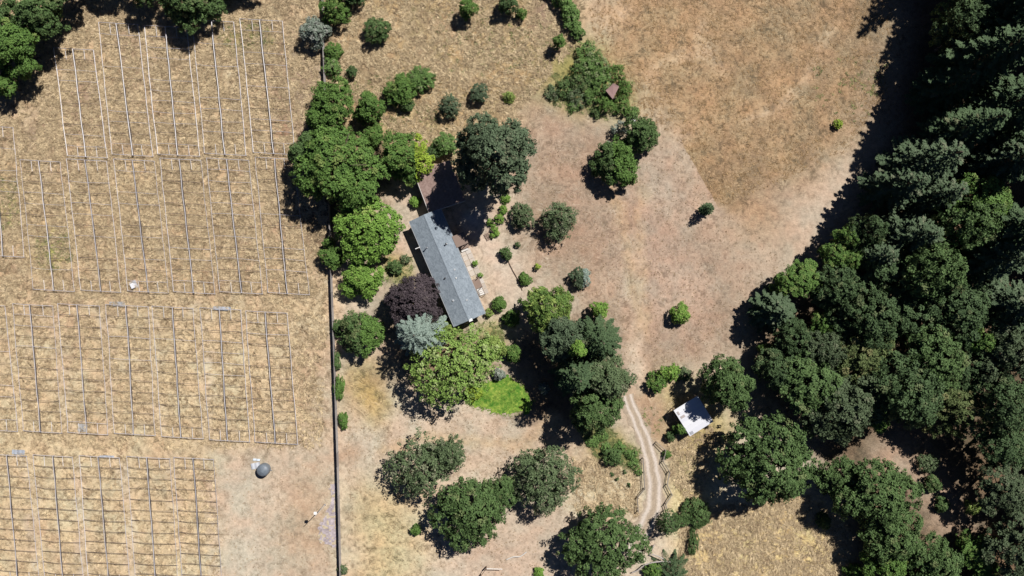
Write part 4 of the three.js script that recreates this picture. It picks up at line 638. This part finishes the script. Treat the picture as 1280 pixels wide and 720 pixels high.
{ const g = 'little dark weeds on the bank', l = 'little dark weed clump on the straw bank by the driveway'; for (const [x, y] of [[765, 593], [771.5, 599], [781, 590], [786.5, 607]]) B('weed_clump', l, 'weed', x, y, 2.6, 0.5, 'deep', { group: g }); }
{ const g = 'green weeds on the bank beside the driveway', l = 'green weedy shrub on the bank beside the driveway'; for (const [x, y, q] of [[740, 552, 10], [752, 545, 9], [788, 568, 9], [793, 580, 8], [775, 560, 9], [757, 560, 8], [798, 590, 5]]) B('bank_shrub', l, 'shrub', x, y, q, 0.6, 'bramble', { group: g, fill: 0.6 }); }
B('driveway_tree', 'half bare tree leaning over the lower driveway', 'tree', 835, 655, 16, 4.5, 'greyoak', { pal: PAL.deep, fill: 0.4, ragged: 0.5 });
B('low_thicket', 'flat olive thicket at the edge of the golden grass', 'thicket', 870, 640, 20, 1.4, 'oak', {}); B('low_thicket', 'loose green thicket strip along the golden grass', 'thicket', 866, 678, 13, 1.2, 'oak', { fill: 0.6, squash: [0.7, 1, 1.5] }); B('low_thicket', 'scrubby thicket below the rail fence', 'thicket', 850, 650, 12, 1.6, 'oak', { fill: 0.7 });
C('fallen_conifer', 'dark green conifer over the fallen limbs', 'tree', 842, 718, 30, 4, 'fir', { from: 0.02, pow: 0.9 }); B('low_thicket', 'bright thicket over the fallen limbs', 'thicket', 818, 716, 14, 2, 'green'); 
B('big_oak', 'massive round oak below the carport', 'tree', 958, 578, 62, 10.5, 'oak', { pal: PAL.oak, odd: 0.05, ragged: 0.35 });
B('small_oak', 'small dull oak at the edge of the golden grass', 'tree', 1048, 596, 30, 6.5, 'oak'); B('clearing_oak', 'broad dark oak between the golden grass and the clearing', 'tree', 1098, 618, 52, 10, 'oak'); B('clearing_oak', 'lower crown of dark oak below the broad one', 'tree', 1118, 668, 40, 8, 'oak');
B('shrub', 'small dark bush alone on the golden grass edge', 'shrub', 1030, 652, 11, 2.2, 'oak'); B('clearing_oak', 'bright oak under the dark clearing oak at the golden grass', 'tree', 1108, 704, 30, 6, 'green'); B('clearing_oak', 'rounded oak beside the bright one at the wood edge', 'tree', 1172, 706, 36, 7, 'oak'); B('shrub', 'small thicket below the golden grass corner', 'shrub', 1068, 716, 14, 2.5, 'green');
B('clearing_bush', 'round olive bush at the edge of the bare clearing', 'shrub', 1166, 605, 13, 2.2, 'oak', { odd: 0.3 }); B('clearing_bush', 'second olive bush below the round one in the clearing', 'shrub', 1178, 631, 11, 1.8, 'oak'); B('clearing_bush', 'dry grey bush above the round olive bush', 'shrub', 1160, 580, 15, 1.8, 'greyoak', { fill: 0.6 }); B('clearing_bush', 'yellowish scrub in the clearing next to the wood', 'shrub', 1215, 636, 12, 1.4, 'yellow', { fill: 0.5 });

// ---------------------------------------------------------------- the wood on the right: a few crowns built once, then cloned
{
  const kinds = {
    fir: { name: 'wood_fir', label: 'tall dark fir crowded into the dense wood', group: 'firs of the dense wood', v: [] },
    blue: { name: 'wood_pine', label: 'grey green conifer with layered boughs in the dense wood', group: 'grey green conifers of the dense wood', v: [] },
    oak: { name: 'wood_oak', label: 'dull green oak in the closed canopy of the dense wood', group: 'oaks of the dense wood', v: [] },
    light: { name: 'wood_maple', label: 'lighter green tree standing out of the dense wood', group: 'lighter trees of the dense wood', v: [] },
  };
  for (let k = 0; k < 3; k++) {
    kinds.fir.v.push([coniferCrown(900 + k, 4.6, 28, { pal: PAL.fir, pow: 0.7, from: 0.2 }), trunkGeo(910 + k, 27, 0.42, 0, 4), 28, 4.6]);
    kinds.blue.v.push([coniferCrown(920 + k, 4.4, 20, { pal: [PAL.fir[0], PAL.bluefir[1], PAL.bluefir[2]], pow: 0.62, from: 0.15 }), trunkGeo(930 + k, 19, 0.36, 0, 4), 20, 4.4]);
  }
  for (let k = 0; k < 7; k++) { const g = broadCrown(940 + k, 5.4, 4.2, { pal: [PAL.wood, PAL.greywood, PAL.wood, PAL.olivewood, PAL.greywood, PAL.oak, PAL.wood][k], odd: 0.1, ragged: 0.2 + 0.08 * (k % 4), dens: [0.8, 0.9, 0.75][k % 3], lobes: 6 + k % 4 }); g.translate(0, 8.6, 0); kinds.oak.v.push([g, trunkGeo(950 + k, 9.5, 0.3, 5, 5), 13, 5.4]); }
  for (let k = 0; k < 2; k++) { const g = broadCrown(960 + k, 3.4, 3.4, { pal: PAL.green, odd: 0.2 }); g.translate(0, 8.4, 0); kinds.light.v.push([g, trunkGeo(970 + k, 9, 0.24, 5, 3), 12, 3.4]); }
  const r = rngOf(404), placed = [];
  const put = (kind, px, py, rp, H0) => {
    const H = kind === 'oak' && px > 1075 && py < 520 ? H0 * lerp(0.75, 1.4, r()) : H0;
    const K = kinds[kind], [geo, tg, h0, r0] = K.v[Math.floor(r() * K.v.length)], hc = H * (kind === 'oak' || kind === 'light' ? 0.66 : 0.45), R = rp * S * (CAM - hc) / CAM, [x, y, z] = at(px, py, hc);
    
    const t = thing(K.name, K.label, 'tree', [x, y, z], r() * 6.283, K.group); t.scale.set(R / r0, H / h0, R / r0 * lerp(0.9, 1.1, r()));
    part(t, 'trunk', tg, bark); part(t, 'crown', geo, leafMat);
  };
  // crowns that can be told apart in the photo
  for (const a of [['fir', 1225, 76, 50, 25], ['fir', 1268, 130, 50, 28], ['blue', 1152, 205, 44, 20], ['blue', 1118, 234, 38, 17], ['blue', 1165, 245, 34, 16], ['fir', 1178, 112, 36, 16], ['oak', 1205, 20, 36, 9], ['fir', 1262, 8, 46, 25], ['fir', 1272, 46, 46, 29], ['fir', 1195, 165, 40, 22],
    ['light', 1215, 250, 38, 15], ['oak', 1210, 275, 42, 13], ['blue', 1245, 205, 40, 22], ['fir', 1275, 190, 40, 26], ['light', 1058, 297, 17, 9], ['light', 1043, 318, 20, 8], ['light', 1063, 325, 17, 8], ['oak', 1085, 290, 28, 10], ['light', 1003, 352, 24, 7], ['light', 985, 352, 18, 6.5], ['light', 972, 362, 12, 5], ['blue', 968, 388, 34, 9], ['light', 1025, 405, 18, 8], ['oak', 992, 424, 30, 9], ['oak', 1045, 362, 34, 10], ['oak', 1062, 395, 30, 11],
    ['blue', 1135, 296, 38, 16], ['oak', 1112, 345, 42, 13], ['oak', 1165, 335, 46, 13], ['oak', 1090, 395, 42, 13], ['oak', 1142, 392, 44, 13], ['oak', 1195, 385, 46, 13], ['oak', 1080, 445, 44, 12], ['oak', 1012, 478, 46, 11], ['oak', 1055, 505, 50, 12], ['oak', 1128, 492, 50, 12], ['oak', 1165, 450, 44, 13], ['oak', 1205, 455, 38, 13], ['oak', 1196, 512, 40, 8], ['light', 1218, 425, 18, 12], ['oak', 1030, 440, 34, 10], ['light', 1090, 520, 20, 8],
    ['blue', 1235, 325, 40, 18], ['fir', 1268, 285, 42, 24], ['blue', 1262, 380, 42, 18], ['oak', 1255, 440, 40, 13], ['oak', 1250, 500, 44, 12], ['oak', 975, 460, 34, 9], ['oak', 1256, 556, 40, 10], ['oak', 1252, 610, 38, 9], ['light', 1225, 690, 24, 6], ['oak', 1268, 680, 42, 10], ['blue', 1092, 320, 28, 13], ['light', 955, 436, 9, 4.5], ['light', 1232, 710, 20, 5], ['light', 1207, 676, 13, 4]]) put(...a);
  // the wood goes on beyond the frame: feet of the trees in pixels, height
  for (const [bx, by, H] of [[1192, -78, 28], [1215, -42, 27], [1232, 8, 24], [1206, 38, 19], [1172, 62, 13], [1240, -60, 30], [1290, -40, 30], [1252, -115, 30], [1312, -100, 32], [1335, -10, 30], [1305, 35, 30], [1345, 60, 30], [1200, -140, 30], [1225, -25, 22], [1180, -30, 15], [1265, -5, 26], [1330, 110, 28], [1360, 160, 28], [1320, 190, 26], [1350, 250, 24], [1310, 265, 20], [1330, 330, 18], [1300, 395, 15], [1330, 440, 15], [1305, 500, 14], [1335, 560, 14], [1300, 610, 12], [1330, 670, 13], [1290, 735, 12], [1240, 745, 11], [1180, 760, 10], [1120, 760, 9], [1340, 760, 14]]) {
    const kind = H > 17 ? 'fir' : r() < 0.3 ? 'blue' : 'oak', hc = H * (kind === 'oak' ? 0.66 : 0.45), k = CAM / (CAM - hc); put(kind, 640 + (bx - 640) * k, 360 + (by - 360) * k, 44, H);
  }
}
// ---------------------------------------------------------------- dry grass: tufts too many to count
{
  const tuft = (seed, n, len, up, wid) => {
    const r = rngOf(seed), pos = [], nor = [];
    for (let i = 0; i < n; i++) {
      const a = r() * 6.283, l = len * lerp(0.5, 1.2, r()), ca = Math.cos(a), sa = Math.sin(a), w = wid * lerp(0.7, 1.3, r()), h = up * lerp(0.4, 1.2, r()), ox = (r() - 0.5) * len * 0.7, oz = (r() - 0.5) * len * 0.7;
      const A = [ox - sa * w, -0.02, oz + ca * w], Bq = [ox + sa * w, -0.02, oz - ca * w], Cq = [ox + ca * l + (r() - 0.5) * 0.08, h, oz + sa * l + (r() - 0.5) * 0.08];
      pos.push(...A, ...Bq, ...Cq); for (let k = 0; k < 3; k++) nor.push(-ca * 0.4, 0.9, -sa * 0.4);
    }
    const g = new THREE.BufferGeometry(); g.setAttribute('position', new THREE.Float32BufferAttribute(pos, 3)); g.computeVertexNormals(); return g;
  };
  const field = (name, label, cat, geo, polys, perM2, colors, size, seed, stretch) => {
    const r = rngOf(seed), M = [], cols = [], q = new THREE.Quaternion(), e = new THREE.Euler(), m4 = new THREE.Matrix4();
    for (const [poly, dens] of polys) {
      const xs = poly.map(p => p[0]), ys = poly.map(p => p[1]), x0 = Math.min(...xs), x1 = Math.max(...xs), y0 = Math.min(...ys), y1 = Math.max(...ys), n = Math.round((x1 - x0) * (y1 - y0) * S * S * perM2 * dens);
      for (let i = 0; i < n; i++) {
        const px = lerp(x0, x1, r()), py = lerp(y0, y1, r()), c = r(), s0 = r(), a = r(); if (!inPoly(poly, px, py)) continue; const [x, , z] = P(px, py);
        const patch = noise(x / 3, z / 3 + 11) * 0.6 + noise(x / 1.1 + 8, z / 1.1) * 0.5; if (patch < lerp(-0.9, 0.25, r())) continue;
        const k = size * lerp(0.6, 1.3, s0); e.set((r() - 0.5) * 0.5, a * 6.283, (r() - 0.5) * 0.5); q.setFromEuler(e);
        m4.compose(new THREE.Vector3(x, hf(x, z), z), q, new THREE.Vector3(k * stretch, k, k)); M.push(m4.clone()); cols.push(mixc(colors[0], colors[1], clamp(c + patch * 0.2)));
      }
    }
    const im = new THREE.InstancedMesh(geo, new THREE.MeshStandardMaterial({ roughness: 0.9, side: THREE.DoubleSide }), M.length); im.name = name; im.userData = { kind: 'stuff', label, category: cat };
    const col = new THREE.Color(); M.forEach((mm, i) => { im.setMatrixAt(i, mm); im.setColorAt(i, col.setRGB(...cols[i])); }); im.castShadow = im.receiveShadow = true; scene.add(im); console.log(name, M.length);
  };
  const t1 = tuft(1, 12, 0.58, 0.24, 0.045), t2 = tuft(2, 12, 0.3, 0.14, 0.028), t3 = tuft(3, 10, 0.16, 0.12, 0.022);
  const S1 = alb(240, 216, 174), S2 = alb(166, 142, 110);
  field('straw_grass', 'lodged dry straw grass over the pipe field and meadows', 'grass', t1, [
    [[[-60, -60], [400, -60], [410, 370], [-60, 375]], 1.1], [[[-60, 375], [410, 370], [402, 560], [-60, 560]], 0.6], [[[-60, 560], [270, 575], [275, 780], [-60, 780]], 0.35], [[[408, -60], [725, -60], [715, 60], [640, 150], [520, 180], [410, 110]], 0.9], [[[850, 640], [1010, 620], [1060, 660], [1056, 760], [850, 760]], 1.5], [[[715, 570], [800, 585], [797, 645], [720, 640]], 0.9], [[[832, 500], [900, 540], [870, 640], [840, 600]], 0.9]], 7, [S2, S1], 1, 51, 1.3);
  field('brown_grass', 'short brown meadow grass', 'grass', t2, [[[[725, -60], [1120, -60], [1110, 110], [1060, 190], [900, 260], [850, 178], [775, 130], [745, 60]], 1]], 5, [alb(150, 120, 84), alb(206, 172, 126)], 0.9, 52, 1.3);
  field('lawn_grass', 'bright watered lawn grass', 'grass', t3, [[LAWN, 1], [LAWN.map(([x, y]) => [(x - 622) * 1.12 + 622, (y - 494) * 1.18 + 494]), 0.35]], 40, [[0.12, 0.21, 0.03], [0.22, 0.33, 0.05]], 1.2, 53, 1);
  field('yard_grass', 'sparse dry stubble on the yard', 'grass', t3, [[[[640, 180], [850, 180], [985, 330], [930, 430], [800, 480], [700, 350], [640, 300]], 1], [[[430, 450], [600, 510], [760, 560], [700, 760], [432, 760]], 0.9], [[[270, 570], [416, 540], [424, 760], [282, 760]], 0.6]], 3, [alb(150, 122, 92), alb(206, 180, 142)], 0.9, 54, 1.2);
  field('green_weeds', 'pale green weeds growing through the straw', 'weeds', t1, [[[[44, 296], [84, 290], [92, 325], [62, 342], [46, 330]], 1.6], [[[0, 222], [22, 222], [26, 280], [0, 290]], 0.8], [[[262, 30], [340, 28], [342, 60], [290, 66]], 0.7], [[[690, 90], [790, 120], [760, 150], [690, 132]], 1.2], [[[724, 540], [755, 528], [802, 565], [798, 590], [745, 570]], 4], [[[478, 322], [516, 320], [516, 356], [484, 352]], 0.9], [[[585, 405], [630, 400], [630, 440], [590, 430]], 1.2], [[[800, 500], [835, 520], [825, 550], [806, 530]], 0.4], [[[430, 100], [480, 90], [560, 150], [560, 185], [470, 170]], 0.35], [[[540, 10], [700, 10], [680, 100], [560, 90]], 0.2], [[[1010, 60], [1110, 80], [1080, 160], [1020, 140]], 0.15]], 5, [[0.1, 0.13, 0.045], [0.24, 0.26, 0.09]], 0.8, 55, 1);
}
renderer.render(scene, camera);
